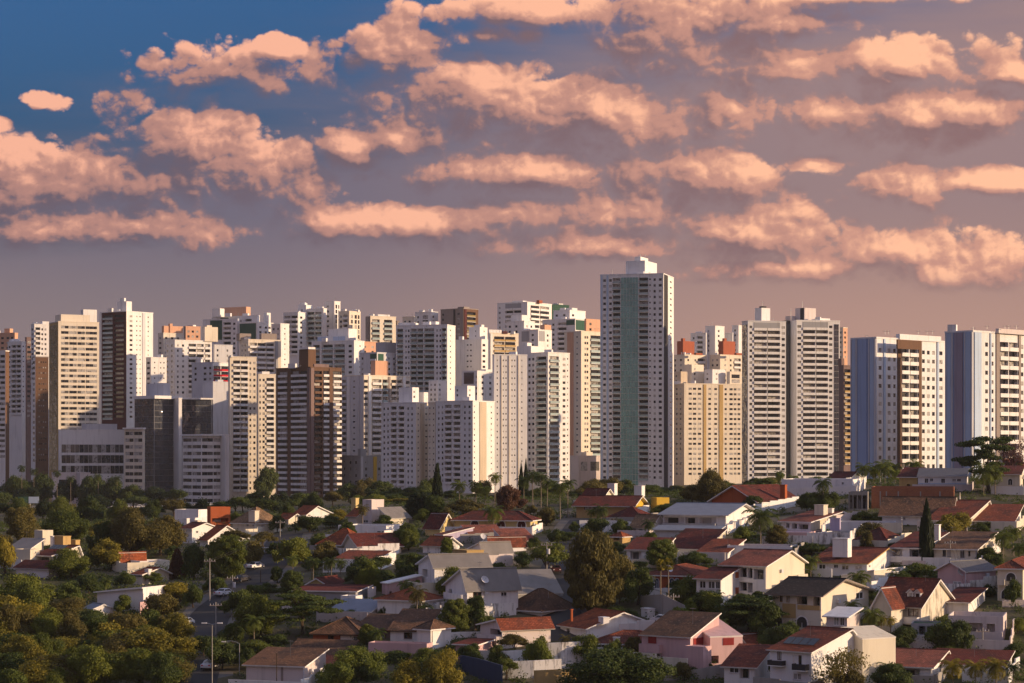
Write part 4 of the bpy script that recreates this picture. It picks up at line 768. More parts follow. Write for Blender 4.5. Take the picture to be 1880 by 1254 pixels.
    r = H('G','tan roofed villa','cream villa with a tan roof, roof tank and dark terrace',(105,265,548),412,358,300,42,'R','wh','tilep','o130_150@370_395 o162_192@370_398 o200_255@372_400','w420_440@350_365',mR='ow',k=.6,over=.7,chim=[(295,356,265,305,7,'ow'),(366,394,285,308,8,'wh')])
    H('G','pink wall house','pink walled house with a lilac box and pale blue window',(45,258,425),478,425,0,16,'F','pk','pk','w55_60@430_440','w338_358@442_462 w368_392@442_462',par=.3,chim=[(378,432,340,392,5,'li')])
    H('G','grey sheet terrace','low grey house with a row of small windows below the white balustrade',(300,470,640),472,425,0,22,'F','lg','asb','','w495_510@435_445 w520_540@435_445',par=.2)
    H('G','white balustrade roof','flat roofed house with a white balustrade beside the clipped hedge',(430,740,755),412,382,0,10,'F','lg','co','','',par=.9)
    H('G','dark red pyramid roof','white house with a dark red double hipped roof and a dormer light',(498,690,805),520,475,388,32,'P','wh','tiled','w545_575@488_500 w592_622@488_500','',over=.9)
    r = H('G','white house with tall white chimney','white house with a brown red gable roof and a tall white chimney',(276,578,792),668,588,502,30,'R','wh','tile','w313_352@600_636 w396_422@600_620 w440_481@602_628 w514_556@605_622','w590_600@600_612',over=.6,chim=[(398,487,452,535,5,'wh')],mR='wh',edge='oc')
    H('G','cream garage walls','cream rendered garage with sunlit stepped walls below the white chimney house',(438,620,790),735,660,612,34,'2','ow','ow','','',over=.1)
    r = H('G','dark roofed house with arches','cream and ochre house under a black brown roof with arched openings',(55,322,590),1005,762,672,36,'R','ow','tilek','w95_112@765_815:oc w132_152@765_815:oc o192_250@768_822 o282_318@770_826 d112_186@820_900:oc d196_318@825_850:oc a55_110@885_950:dk a192_250@890_950:dk','w516_560@773_812',over=1.0,edge='tp',k=.42,mR='ow')
    H('G','','',(355,470,565),1010,885,838,34,'1','sh','wh','w395_425@885_938 w430_455@885_938',root=r,w=(None,5),dD=-6)
    r = H('G','red roofed white villa with solar panels','white villa with a red roof, solar panels, barred windows and a sunlit cream end wall',(42,268,560),1330,1082,950,42,'R','wh','tile','w82_106@1090_1140:br w200_244@1104_1168:br B186_260@1150_1190:dk w170_218@1206_1242 B50_130@1140_1172:dk','',over=.5,k=.75,extra=on_roof(4,.25,.35,1.3,1.9))
    H('G','','',(545,556,740),1330,1010,950,58,'3','ow','ow','',root=r,w=(5,None),dD=8,over=.05)
    # ---------------- far right (H)
    H('H','blue and white low house','low blue and white house with a dark sheet roof below the blue sided block',(226,462,490),318,250,212,14,'1','wh','asb','d226_460@284_310:sb w258_276@260_284 w284_300@260_275 w338_358@260_284 w392_411@262_275 w415_435@262_275','',w=(None,9),over=.3)
    H('H','orange box with red roof','orange walled house with a red roof left of the blue and white house',(134,222,256),315,252,208,26,'1','oc','tiled','o172_188@288_304','')
    H('H','white villa with red roof at the right edge','cream villa with a red roof and a dark arched window at the right edge',(612,720,800),335,240,200,18,'1','ow','tiled','a664_684@262_292:dk','',w=(None,9))
    H('H','white gable behind the big tree','white stepped gable behind the big spreading tree at the right edge',(625,650,741),260,195,165,50,'L','wh','tile')
    gw = H('H','unfinished brick building','unfinished brick building with concrete posts under a dark tarpaulin',(0,400,425),402,322,0,12,'F','brick','asb','d40_46@322_400:co d70_76@322_400:co d128_134@322_400:co d236_242@322_400:co d330_336@322_400:co','',par=.9)
    H('G','','',(478,585,600),290,205,0,12,'F','co','co','o485_500@210_285 o505_525@210_285 o530_550@210_285 o556_580@210_285',root=gw,dD=-2,par=.6)
    H('H','weathered brown roof','low white house under a wide weathered brown roof',(52,380,470),492,436,352,18,'R','wh','tileb','w152_166@452_466','',w=(None,12),over=.8)
    H('H','red roof with lit gable','house with a broad red roof and a sunlit white gable by the round tree',(275,460,592),520,465,368,30,'R','ow','tile','','',k=.8,over=.5)
    H('H','brown roofed carport house','house with a brown roof over white pillars and dark carports',(500,685,790),515,466,388,22,'1','wh','tile','o512_552@472_508 o560_618@472_508 o640_675@475_508','',w=(None,11),over=.7)
    H('H','red roof behind the cypress','white house with a dark red roof and white gable chimney behind the cypress',(88,250,372),690,600,526,24,'1','lw','tiled','o100_150@605_640 o185_240@605_650 B92_248@640_668:lw','',chim=[(275,332,487,545,7,'wh')],over=.3)
    H('H','brown tiled veranda house','cream house with a mottled brown roof and tall shuttered windows',(300,505,602),700,605,525,22,'1','ow','tileb','w345_362@606_645:gy w368_386@606_650:gy w430_452@606_650:gy o470_480@612_640 B320_420@645_672:ow','w520_530@605_615',over=.6)
    H('H','pink gable house with grey roof','pink gabled house with a bluish grey roof, dish and white window',(322,455,606),820,708,662,48,'L','pk','asb','w376_394@692_706 w396_436@762_798 B400_450@792_815:wh','',k=.5,extra=on_dish((.85,-.02,-.4)))
    H('H','white house with arches at the right edge','white house with a red roof and dark arched openings at the right edge',(612,735,800),868,694,648,20,'H','ow','tile','a655_700@720_760:dk B612_650@752_780:ow a632_676@800_845:dk','')
    r = H('H','tudor style red roof house','steep red roofed house with a triangular white balcony gable and weathered side wall',(18,238,402),985,880,748,38,'R','ow','tile','o100_145@885_930 w178_228@895_932:br o45_90@885_925 B115_240@935_970:wh','',over=.6,k=.5,mR='ow_old',extra=dormers((.66, .82)))
    H('H','','',(8,96,110),985,878,790,38,'L','ow','tile','B18_95@848_880:wh o30_80@850_876',root=r,w=(None,4),dD=-2.5,over=.5)
    H('H','low red roof by the weathered wall','low house with a dark red roof and white wall right of the weathered gable',(350,470,552),930,862,795,26,'1','wh','tiled','','')
    H('H','pale modern house with long parapets','pale modern house with long parapets, sunk windows and a slanting wall',(372,640,741),1075,958,0,16,'F','sh','co','o388_440@965_1010 o470_540@965_1010 o560_600@968_1010 B385_650@1005_1045:sh o420_600@1050_1072','',w=(None,10),par=.9)
    H('H','sage green canopy','flat sage green canopy roof over a dark glazed porch',(192,370,385),1060,972,0,14,'F','gy','gn','o230_262@980_1045 o268_330@980_1045','',w=(None,6),par=.2)
    H('H','bottom terracotta roof','low house with a terracotta roof at the bottom edge beside the young palms',(15,290,380),1254,1178,1092,24,'R','wh','tilep','o60_140@1190_1230 o150_235@1190_1254','',k=.8)
    H('H','bottom dark red roof','dark red roofed house with a white gable edge behind the young palms',(285,640,760),1240,1170,1102,22,'1','wh','tiled','o300_340@1180_1230','',w=(None,8))
    gwall('H','pale retaining wall above the modern house',[(635,890,850),(700,888,850),(760,885,850)],'sh')

def yard_walls():
    """low rendered walls closing the front yards"""
    r = random.Random(12); keys = ('wh', 'sh', 'ow', 'wh_old', 'co', 'lw', 'pk')
    nm = dict(wh='white', sh='pinkish grey', ow='cream', wh_old='stained white', co='grey concrete', lw='off white', pk='pink')
    def inside(x, y, skip):
        for (cx, cy, a, wL, wR) in FOOT:
            if (cx, cy) == skip: continue
            u = (x - cx) * math.cos(a) - (y - cy) * math.sin(a); v = (x - cx) * math.sin(a) + (y - cy) * math.cos(a)
            if -wL - .4 < u < .4 and -.4 < v < wR + .4: return True
        return any((x - q[0]) ** 2 + (y - q[1]) ** 2 < (q[2] - 1.5) ** 2 for q in ROADS)
    for (ref, cx, cy, a, wL, wR) in HS:
        if wL < 5 or cy > 600: continue
        off = r.uniform(2.6, 4.5); P = [(-wL - 1.2, -off), (-wL * .5, -off), (1.3, -off), (1.3, wR * .4), (1.3, wR * .9)]
        W = [(cx + u * math.cos(a) + v * math.sin(a), cy - u * math.sin(a) + v * math.cos(a)) for u, v in P]
        key = r.choice(keys); h = r.uniform(1.5, 2.4); root = None
        for (x0, y0), (x1, y1) in zip(W, W[1:]):
            if any(inside(x0 + (x1 - x0) * t, y0 + (y1 - y0) * t, (cx, cy)) for t in (0, .25, .5, .75, 1)): continue
            if root is None:
                root = new('garden_wall', None, None, (x0, y0, ground_z(x0, y0))); tag(root, f'low {nm[key]} yard wall around the {ref}', 'wall', 'yard walls around the houses', 'thing')
            o = root.location; L = math.hypot(x1 - x0, y1 - y0); n = max(1, int(L / 3)); m = MB(); nx, ny = -(y1 - y0) / L * .1, (x1 - x0) / L * .1
            for i in range(n):
                xa, ya, xb, yb = x0 + (x1 - x0) * i / n, y0 + (y1 - y0) * i / n, x0 + (x1 - x0) * (i + 1) / n, y0 + (y1 - y0) * (i + 1) / n
                za, zb = ground_z(xa, ya) - .4, ground_z(xb, yb) - .4; zt = max(za, zb) + .4 + h
                b = [(xa - nx, ya - ny), (xb - nx, yb - ny), (xb + nx, yb + ny), (xa + nx, ya + ny)]; zz = [za, zb, zb, za]
                lo = [(p[0] - o[0], p[1] - o[1], z - o[2]) for p, z in zip(b, zz)]; hi = [(p[0] - o[0], p[1] - o[1], zt - o[2]) for p in b]
                for j in range(4): k = (j + 1) % 4; m.face([lo[j], lo[k], hi[k], hi[j]][::1], key)
                m.face(hi, key)
            m.obj('wall', root)
# ------------------------------------------------------------------ trees and palms
import numpy as np
def leaf_mesh(name, C, N, S, key, rng, aspect=.6):
    """one leaf-sized quad at each point C, facing about N, half size S"""
    n = len(C); N = N / np.maximum(1e-6, np.linalg.norm(N, axis=1))[:, None]
    T = np.cross(N, rng.normal(size=(n, 3))); T /= np.maximum(1e-6, np.linalg.norm(T, axis=1))[:, None]; Bn = np.cross(N, T)
    T = T * S[:, None]; Bn = Bn * S[:, None] * aspect
    V = np.stack([C - T, C - Bn * .9 + T * .1, C + T, C + Bn], 1).reshape(-1, 3)
    me = bpy.data.meshes.new(name); me.vertices.add(n * 4); me.vertices.foreach_set('co', V.astype(np.float32).ravel())
    me.loops.add(n * 4); me.loops.foreach_set('vertex_index', np.arange(n * 4, dtype=np.int32))
    me.polygons.add(n); me.polygons.foreach_set('loop_start', np.arange(0, n * 4, 4, dtype=np.int32))
    me.materials.append(mat(key)); me.update(calc_edges=True); me.validate()
    return me
_CR = {}
def crown(shape, var, key):
    """leaf crowns in unit size: x, y in -1..1, z in 0..1"""
    k = (shape, var, key)
    if k in _CR: return _CR[k]
    rng = np.random.default_rng(abs(hash((shape, var))) % 1000 if False else (sum(map(ord, shape)) * 7 + var * 131))
    P = []; N = []
    def lobe(c, r, n, inner=.55):
        d = rng.normal(size=(n, 3)); d /= np.linalg.norm(d, axis=1)[:, None]
        # ragged: push groups of leaves in and out
        rr = inner + (1.05 - inner) * rng.random(n) ** .5; q = np.array(c) + d * np.array(r) * rr[:, None]
        P.append(q); N.append(d * .9 + rng.normal(size=(n, 3)) * .55 + np.array([0, 0, .25]))
    n = 9000; s0 = .030
    if shape in ('round', 'big', 'wide'):
        m = dict(round=16, big=34, wide=22)[shape]; n = dict(round=8000, big=17000, wide=9000)[shape]; s0 = dict(round=.040, big=.026, wide=.036)[shape]
        m = int(m * (.8 + .5 * rng.random())); ex = .75 + .5 * rng.random()
        for i in range(m):
            t = 6.283 * rng.random(); zz = rng.random() ** .8; rad = math.sqrt(max(0, 1 - (zz * .95) ** 2)) * (.25 + .65 * rng.random())
            rl = (.13 + .27 * rng.random() ** 1.3) * (1.1 if shape == 'round' else .85)
            c = (math.cos(t) * rad * (1 - rl * .4) * ex, math.sin(t) * rad * (1 - rl * .4) / ex * .9, .14 + zz * (.66 if shape != 'wide' else .5) * (.8 + .4 * rng.random()))
            lobe(c, (rl, rl, rl * (.62 if shape != 'wide' else .42)), int(n / m * (.3 + (rl / .28) ** 2 * .8)), .35)
            lobe(c, (rl * 1.35, rl * 1.35, rl * .85), int(n / m * .10), .8)
        lobe((0, 0, .40), (.5, .5, .30), n // 9, .1)
    elif shape == 'tall':
        m = 34; n = 20000; s0 = .027
        for i in range(m):
            z = .06 + .86 * i / m; w = (math.sin(math.pi * (z ** .75)) ** .7) * .75; t = 2.4 * i; rl = .16 + .20 * rng.random()
            lobe((math.cos(t) * w * .85, math.sin(t) * w * .85, z), (rl * 1.1, rl * 1.1, rl * .38), n // m, .3)
        lobe((0, 0, .45), (.5, .5, .4), n // 8, .2)
    elif shape == 'cypress':
        n = 5000; s0 = .12
        z = rng.random(n) ** .85; w = np.minimum(1, (1 - z) * 2.2 + .12) * np.minimum(1, .55 + z * 3); t = rng.random(n) * 6.283; rr = (.6 + .4 * rng.random(n)) * w * (1 + .18 * np.sin(z * 40 + t * 3))
        q = np.stack([np.cos(t) * rr, np.sin(t) * rr, z], 1); P.append(q); N.append(np.stack([np.cos(t), np.sin(t), .4 + 0 * t], 1) + rng.normal(size=(n, 3)) * .5)
    elif shape == 'cone':
        s0 = .055
        for j in range(17):
            z = .03 + .95 * j / 17; w = (1 - z) ** .8 * .95 + .05
            for i in range(9):
                t = i * 2 * math.pi / 9 + j * .5 + rng.random() * .3; n2 = 70; u = rng.random(n2) ** .7
                q = np.stack([np.cos(t) * u * w, np.sin(t) * u * w, z - .05 * u + 0 * u], 1) + rng.normal(size=(n2, 3)) * np.array([.05, .05, .012]); P.append(q); N.append(rng.normal(size=(n2, 3)) + np.array([math.cos(t) * .4, math.sin(t) * .4, .8]))
    elif shape == 'layer':      # spreading tree in flat tiers
        n = 8000; s0 = .032; m = 26
        for i in range(m):
            t = 2.4 * i; z = .12 + .8 * rng.random(); rad = (.25 + .62 * rng.random()) * (1.1 - z * .45)
            lobe((math.cos(t) * rad, math.sin(t) * rad, z), (.30, .30, .055), n // m, .1)
    elif shape == 'bare':       # thin twiggy crown
        n = 2600; s0 = .03; m = 14
        for i in range(m):
            t = 2.4 * i; z = .2 + .65 * rng.random(); rad = .6 * rng.random()
            lobe((math.cos(t) * rad, math.sin(t) * rad, z), (.34, .34, .22), n // m, .05)
    P = np.concatenate(P); N = np.concatenate(N); S = s0 * (.65 + .8 * rng.random(len(P)))
    if shape == 'cypress': P = P * np.array([1, 1, 1.0])
    me = leaf_mesh('crown', P, N, S, key, rng); _CR[k] = me
    return me
def trunk_mesh(var, key='bark'):
    k = ('trunk', var, key)
    if k not in _CR:
        r = random.Random(var); b = MB(); p = Vector((0, 0, -.08)); rad = .055
        pts = [p]
        for i in range(4):
            q = p + Vector((r.uniform(-.05, .05), r.uniform(-.05, .05), .14)); b.tube(p, q, rad, rad * .86, key, 7, False); p = q; rad *= .86; pts.append(q)
        for i in range(6):
            t = i * 1.05 + r.random(); s = pts[2 + i % 3]; m = s + Vector((math.cos(t) * .13, math.sin(t) * .13, .16)); e = m + Vector((math.cos(t + .3) * .16, math.sin(t + .3) * .16, .20 + .1 * r.random()))
            b.tube(s, m, rad * .75, rad * .5, key, 5, False); b.tube(m, e, rad * .5, rad * .2, key, 5, False)
        _CR[k] = b.mesh('trunk')
    return _CR[k]
def frond_mesh(var, key, fan=False):
    """a palm crown of unit frond length"""
    k = ('frond', var, key, fan)
    if k in _CR: return _CR[k]
    r = random.Random(var * 5 + 1); V = []; Fc = []
    def quad(a, b, c, d): i = len(V); V.extend([a, b, c, d]); Fc.append((i, i + 1, i + 2, i + 3))
    nf = 30 if fan else 20
    for i in range(nf):
        az = i * 2.39996 + r.uniform(-.2, .2); up = (1.15 - 1.9 * (i / nf) + r.uniform(-.15, .15)) if not fan else (1.3 - 2.6 * i / nf)
        d = Vector((math.cos(az), math.sin(az), 0)); pts = []; p = Vector((0, 0, 0)); ang = up; L = r.uniform(.85, 1.1) * (.75 if fan else 1)
        side = Vector((-math.sin(az), math.cos(az), 0))
        if fan:
            c = d * math.cos(ang) * .45 * L + Vector((0, 0, math.sin(ang) * .45 * L)); f = (d * math.cos(ang) + Vector((0, 0, math.sin(ang)))).normalized()
            quad(p - side * .008, p + side * .008, c + side * .01, c - side * .01)
            for j in range(11):
                t = (j / 10 - .5) * 2.4; e = c + (f * math.cos(t) + side * math.sin(t)) * .42 * L + Vector((0, 0, -.10 * abs(t))); o = f.cross(side) * .0 + (side * math.cos(t) - f * math.sin(t)) * .035
                quad(c, c + (e - c) * .6 - o, e, c + (e - c) * .6 + o)
            continue
        for j in range(9):
            pts.append(p.copy()); p = p + (d * math.cos(ang) + Vector((0, 0, math.sin(ang)))) * (L / 8); ang -= .17 + .05 * j * .5
        for j in range(8):
            a, b = pts[j], pts[j + 1]; quad(a - side * .012, a + side * .012, b + side * .008, b - side * .008)
            for h in (0, .33, .66):
                s = a.lerp(b, h); ll = .30 * L * math.sin(math.pi * min(.97, (j + h + 1.2) / 9.6)) + .03; f = (b - a).normalized()
                for sg in (-1, 1):
                    e = s + side * sg * ll * .82 + f * ll * .45 + Vector((0, 0, -ll * r.uniform(.25, .65))); w = f * .022
                    quad(s - w, s.lerp(e, .5) - w * .9 + Vector((0, 0, .015)), e, s.lerp(e, .5) + w * 1.1 + Vector((0, 0, .015)))
    me = bpy.data.meshes.new('fronds'); me.from_pydata([tuple(v) for v in V], [], Fc); me.materials.append(mat(key)); me.update(); _CR[k] = me
    return me
def palm_trunk(var):
    k = ('ptrunk', var)
    if k not in _CR:
        b = MB(); r = random.Random(var); p = Vector((0, 0, -.03)); n = 10; lean = r.uniform(-.03, .03)
        for i in range(n):
            q = p + Vector((lean * .3 * (1 - i / n), 0, 1.03 / n)); r0 = .5 - .16 * i / n + (.06 if i == 0 else 0); r1 = .5 - .16 * (i + 1) / n; b.tube(p, q, r0 * .1, r1 * .1, 'palmbark', 8, False); p = q
        _CR[k] = b.mesh('trunk')
    return _CR[k]
CW = dict(leaf='mid green', leafd='dark green', leafy='yellow green', leafo='olive brown', leafr='reddish brown', leafp='bright green', leafb='bare pinkish', leafc='blackish green')
SW = dict(round='round tree', big='large billowing tree', wide='flat topped tree', tall='tall full tree', cypress='narrow cypress', cone='conical conifer', layer='tree in spreading tiers', bare='thin twiggy tree', bush='low bush', palm='feathery palm', fan='fan palm')
PLANTS = []
_tv = [0]
def tree(rg, shape, x, yb, yt, w, key='leaf', label=None, D=None, gap=None, name=None):
    """x, base row, top row and crown width in picture units of region rg"""
    ox, oy, s = RG[rg]; px = ox + x / s; D = D or row_depth(px, oy + yb / s); _tv[0] += 1; v = _tv[0]
    X = at(px, D); z0 = ground_z(X, D); h = max(1.2, zrow(oy + yt / s, D) - z0); rad = max(.5, w / s / F * D / 2) * (1.0 if shape in ('palm', 'fan', 'cypress', 'cone') else 1.24)
    nm = name or ('palm_tree' if shape in ('palm', 'fan') else 'bush' if shape == 'bush' else 'cypress_tree' if shape == 'cypress' else 'conifer_tree' if shape == 'cone' else 'tree')
    root = new(nm, None, None, (X, D, z0)); root['category'] = {'palm_tree': 'palm', 'bush': 'bush'}.get(nm, 'tree')
    if shape in ('palm', 'fan'):
        new('trunk', palm_trunk(v % 4), root, (0, 0, 0), v * 1.3, (2.6 if h > 6 else 2.0, 2.6 if h > 6 else 2.0, h - rad * .55 if shape == 'palm' else h - rad * .7))
        o = new('fronds', frond_mesh(v % 4, key if key != 'leaf' else 'leafp', shape == 'fan'), root, (0, 0, h - rad * (.55 if shape == 'palm' else .7)), v * 1.7, (rad, rad, rad))
    else:
        sh = 'round' if shape == 'bush' else shape
        g = gap if gap is not None else dict(round=.10, big=.05, wide=.30, tall=.03, cypress=.02, cone=.03, layer=.25, bare=.1, bush=-.2)[shape]
        hc = h * (1 - g); ts = h * .95
        new('trunk', trunk_mesh(v % 5), root, (0, 0, 0), v * .9, (ts * .75 if shape not in ('cypress', 'cone') else ts * .3, ts * .75 if shape not in ('cypress', 'cone') else ts * .3, ts))
        new('crown', crown(sh, v % (6 if sh in ('round', 'big') else 2), key), root, (0, 0, h * g), v * 2.1, (rad * (1 + .16 * math.sin(v * 5.1)), rad * (1 + .16 * math.cos(v * 3.7)), hc * (1 + .1 * math.sin(v * 2.3))))
    PLANTS.append((root, label, f'{CW[key]} {SW[shape]}', px, oy + (yb * .4 + yt * .6) / s, D, h))
    return root
TLAND = [('leftmost banded slab',8,900,1150),('cream banded block',140,905,1240),('black glass corner block',285,900,1130),('pale banded office',375,905,1100),('brown striped tower',565,900,1080),('slate grey low block',665,890,1100),
         ('left paired white block',740,890,1060),('right paired white block',850,890,1050),('pale tower with glass balconies',980,880,1090),('garage deck',1075,870,1150),('tallest tower',1165,890,1120),('broad beige tower',1300,880,1270),('twin grey towers',1450,880,1100),
         ('brown framed block',1640,880,700),('taupe framed block',1820,860,670)]
def name_plants():
    seen = {}
    for (root, label, look, px, py, D, h) in PLANTS:
        if not label:
            best = min(LAND + TLAND, key=lambda q: (q[1] - px) ** 2 + ((q[2] - py) * 1.5) ** 2 + (0 if abs(q[3] - D) < 160 else 9e3))
            dx, dD = px - best[1], D - best[3]
            rel = ('left of' if dx < 0 else 'right of') if abs(dx) > 45 else ('in front of' if dD < 0 else 'behind')
            label = f'{look} {rel} the {best[0]}'
        seen.setdefault(label, []).append((px, root))
    ORD = ['first', 'second', 'third', 'fourth', 'fifth', 'sixth', 'seventh', 'eighth', 'ninth', 'tenth']
    for label, L in seen.items():
        L.sort(key=lambda q: q[0])
        for i, (px, root) in enumerate(L):
            root['label'] = label if len(L) == 1 else f'{ORD[min(9, i)]} {label}, from the left'
            if len(root['label'].split()) > 16: root['label'] = root['label'].replace(' the ', ' ').replace(', from left', '')
            if len(L) > 1: root['group'] = label
def plants():
    T = tree
    # ---- wood at the lower left (A)
    for a in [('big',130,400,165,300,'leafo'),('big',420,385,165,330,'leaf'),('wide',610,395,238,150,'leafy'),('big',800,480,180,300,'leafo'),('big',985,470,195,290,'leafo'),('round',650,470,250,200,'leafd'),
              ('round',25,590,345,120,'leafy'),('big',440,610,410,270,'leaf'),('round',680,560,385,190,'leafy'),('cone',1090,615,400,120,'leafr'),('palm',650,705,590,130,'leafp'),('round',545,720,570,190,'leafd'),('round',770,670,560,140,'leafd'),
              ('big',170,830,590,400,'leaf'),('round',440,820,640,170,'leafd'),('round',760,830,697,150,'leaf'),('round',1000,870,700,250,'leafo'),('round',1080,760,610,250,'leafy'),('round',1190,790,640,110,'leafd'),
              ('big',60,1010,850,330,'leafy'),('big',330,980,850,300,'leafo'),('big',560,960,810,300,'leafd'),('big',790,1010,840,330,'leafd'),('big',980,1150,900,420,'leafy'),('big',700,1090,930,360,'leaf'),('big',420,1130,960,380,'leafy'),('big',150,1150,985,400,'leaf'),
              ('big',560,1300,1050,420,'leaf'),('big',260,1290,1060,420,'leafy'),('big',860,1290,1030,420,'leaf'),('round',60,1330,1170,240,'leafp'),('bare',1110,1290,1070,190,'leafo'),('round',1010,1010,850,220,'leafo'),('round',330,850,760,200,'leafd'),('round',40,860,700,160,'leafd'),
              ('round',300,500,400,160,'leafd'),('round',560,560,430,130,'leafd'),('round',30,480,330,120,'leafo'),('round',950,640,575,160,'leaf'),('round',1060,480,400,120,'leafd')]: T('A', *a)
    rr = random.Random(21)
    for i in range(40):     # the closed canopy of the wood
        x = rr.uniform(-20, 1120); y = rr.uniform(860, 1330)
        if 500 < x < 720 and y < 900: continue
        if x > 1010 and y < 1010: continue
        T('A', rr.choice(('big', 'big', 'round')), x, y, y - rr.uniform(130, 270), rr.uniform(170, 360), rr.choice(('leafy', 'leaf', 'leaf', 'leafo', 'leafd')))
    # ---- along the street (B)
    for a in [('tall',395,610,325,225,'leaf'),('wide',440,420,298,140,'leafo'),('wide',610,430,288,190,'leafo'),('round',555,540,375,190,'leafo'),('round',190,620,390,150,'leafd'),('round',815,530,318,200,'leaf'),('round',760,250,150,90,'leafd'),
              ('round',900,330,225,200,'leafd'),('round',1030,300,215,160,'leafd'),('round',1080,260,190,130,'leafy'),('palm',795,610,458,120,'leafp'),('palm',915,620,470,130,'leafd'),('palm',1015,620,475,130,'leafd'),('palm',1090,590,480,110,'leafd'),
              ('round',1245,670,480,270,'leafd'),('big',590,990,725,280,'leaf'),('layer',860,960,675,380,'leafd'),('round',480,840,670,200,'leafd'),('round',420,1030,880,170,'leafd'),('round',250,1090,950,170,'leafd'),('round',360,1180,1000,200,'leafd'),('round',480,1140,1000,180,'leafd'),
              ('round',700,640,520,110,'leafd'),('round',330,700,600,170,'leafd'),('round',700,330,200,110,'leafd'),('bush',560,720,650,130,'leafd'),('bush',650,700,640,130,'leafd'),('bush',380,800,740,130,'leafd'),('bush',450,950,880,140,'leafd'),('bush',700,1020,940,220,'leafd'),('bush',560,1060,980,180,'leafd'),
              ('round',700,470,395,120,'leafd'),('round',960,440,330,120,'leafd'),('round',300,450,380,90,'leafd')]: T('B', *a)
    # ---- middle of the slope (C, D)
    for a in [('round',640,440,300,160,'leaf'),('palm',615,730,610,130,'leaf'),('round',680,720,620,90,'leaf'),('palm',740,865,750,150,'leafd'),('palm',690,870,762,120,'leafd'),('palm',440,1060,905,150,'leafd'),('bush',570,1120,1040,200,'leafd'),('big',320,1230,1010,310,'leafp'),
              ('round',180,1290,1130,200,'leafp'),('big',640,1330,1085,260,'leafy'),('big',850,1330,1065,330,'leafy'),('round',500,640,560,150,'leafd'),('round',600,560,490,120,'leafd'),('round',330,640,560,130,'leafd'),('bush',880,1080,1020,80,'leafd'),('palm',890,1110,1020,70,'leafd'),('palm',50,640,475,110,'leafd'),('palm',160,640,470,120,'leafd'),
              ('round',700,560,450,190,'leafd'),('bush',280,860,800,150,'leafd'),('bush',480,850,770,70,'leafd'),('round',60,560,500,120,'leafd')]: T('C', *a)
    for a in [('cone',200,215,-28,95,'leafc','tall dark conical conifer beside the paired white blocks'),('tall',95,300,115,140,'leafc'),('tall',180,300,165,130,'leafd'),('palm',330,215,60,130),('palm',425,215,58,125),('palm',535,215,18,110),('palm',480,225,95,100),('round',360,270,175,230,'leafo'),('round',620,262,90,170,'leafr','reddish brown tree behind the yellow house'),
              ('palm',705,215,35,120,'leafd'),('palm',758,222,2,130,'leafd'),('palm',806,228,12,130,'leafd'),('palm',842,225,50,110,'leafd'),('palm',918,300,62,150,'leafd'),('palm',963,290,50,130,'leafd'),('round',840,335,210,140,'leafo'),('round',745,275,218,80,'leafo'),('round',690,240,170,90,'leafr'),
              ('wide',842,625,388,235,'leaf','round clipped tree on a bare trunk beside the street with the pickup'),('round',700,580,490,130,'leafd'),('palm',420,960,785,170,'leafd'),('palm',275,1090,1025,65,'leafd'),('round',760,480,400,80,'leafd'),('round',960,420,365,120,'leafd'),('bush',760,660,600,90,'leafd'),
              ('cypress',718,140,-45,30,'leafc'),('cypress',690,140,-20,26,'leafc'),('round',40,460,320,130,'leafd'),('round',30,600,480,140,'leafd'),('bush',60,700,640,110,'leaf'),('round',900,450,360,110,'leafd'),('round',1000,380,300,90,'leafd')]: T('D', *a)
    # ---- right of the middle (E, F)
    for a in [('tall',275,850,388,330,'leafo','big dark olive tree standing over the middle street'),('round',440,740,480,190,'leafo'),('round',540,800,555,170,'leafd'),('round',300,400,298,140,'leafd'),('round',447,400,292,120,'leafd'),('palm',330,330,200,130,'leafd'),('palm',275,330,225,90,'leafp'),('round',715,275,190,160,'leaf'),
              ('fan',678,850,520,125,'leafy'),('fan',725,860,512,130,'leafy'),('round',880,580,478,190,'leafd'),('big',430,1330,1075,540,'leafd','broad dark dome of foliage at the bottom below the ochre house'),('round',960,850,700,210,'leaf'),('round',1000,860,800,100,'leafp'),('round',370,165,60,180,'leafo'),('round',270,170,68,150,'leafo'),('wide',600,165,78,200,'leafd'),
              ('round',420,500,430,100,'leafd'),('round',100,410,370,110,'leafd'),('round',780,740,640,140,'leafd'),('palm',540,260,190,70,'leafd'),('bush',350,420,370,90,'leafd'),('bush',720,950,890,120,'leafd'),('bush',100,420,365,110,'leafd'),('bush',500,900,800,140,'leafd'),('bush',420,880,800,160,'leafd'),('palm',950,840,720,100,'leafd')]: T('E', *a)
    for a in [('big',320,205,5,220,'leafo','olive brown tree in front of the broad beige tower'),('round',420,180,80,140,'leafd'),('round',230,205,80,160,'leafo'),('palm',625,485,205,250,'leafd','tall feathery palm rising beside the long grey roof'),('palm',642,735,552,95,'leafp'),('palm',697,720,538,100,'leafp'),('round',575,262,165,115,'leafd'),('round',560,420,362,120,'leafd'),('bush',230,545,480,170,'leafd'),
              ('palm',300,850,700,140,'leafd'),('palm',370,850,705,120,'leafd'),('layer',560,975,735,340,'leafd'),('round',640,1000,780,180,'leafd'),('round',430,960,800,190,'leafd'),('round',960,900,845,120,'leafd'),('round',800,985,890,90,'leafd'),('round',740,870,730,130,'leafd'),('bush',270,1200,1130,150,'leafd'),('bush',640,1010,945,120,'leafd'),('bush',500,1020,960,140,'leafd'),
              ('round',720,1254,1080,110,'leafd'),('palm',740,110,20,80,'leafp'),('round',660,120,50,110,'leafd'),('round',960,260,130,150,'leafd'),('bush',20,1180,1100,110,'leafd'),('bush',870,480,435,150,'leafd'),('palm',345,1160,1110,80,'leafd')]: T('F', *a)
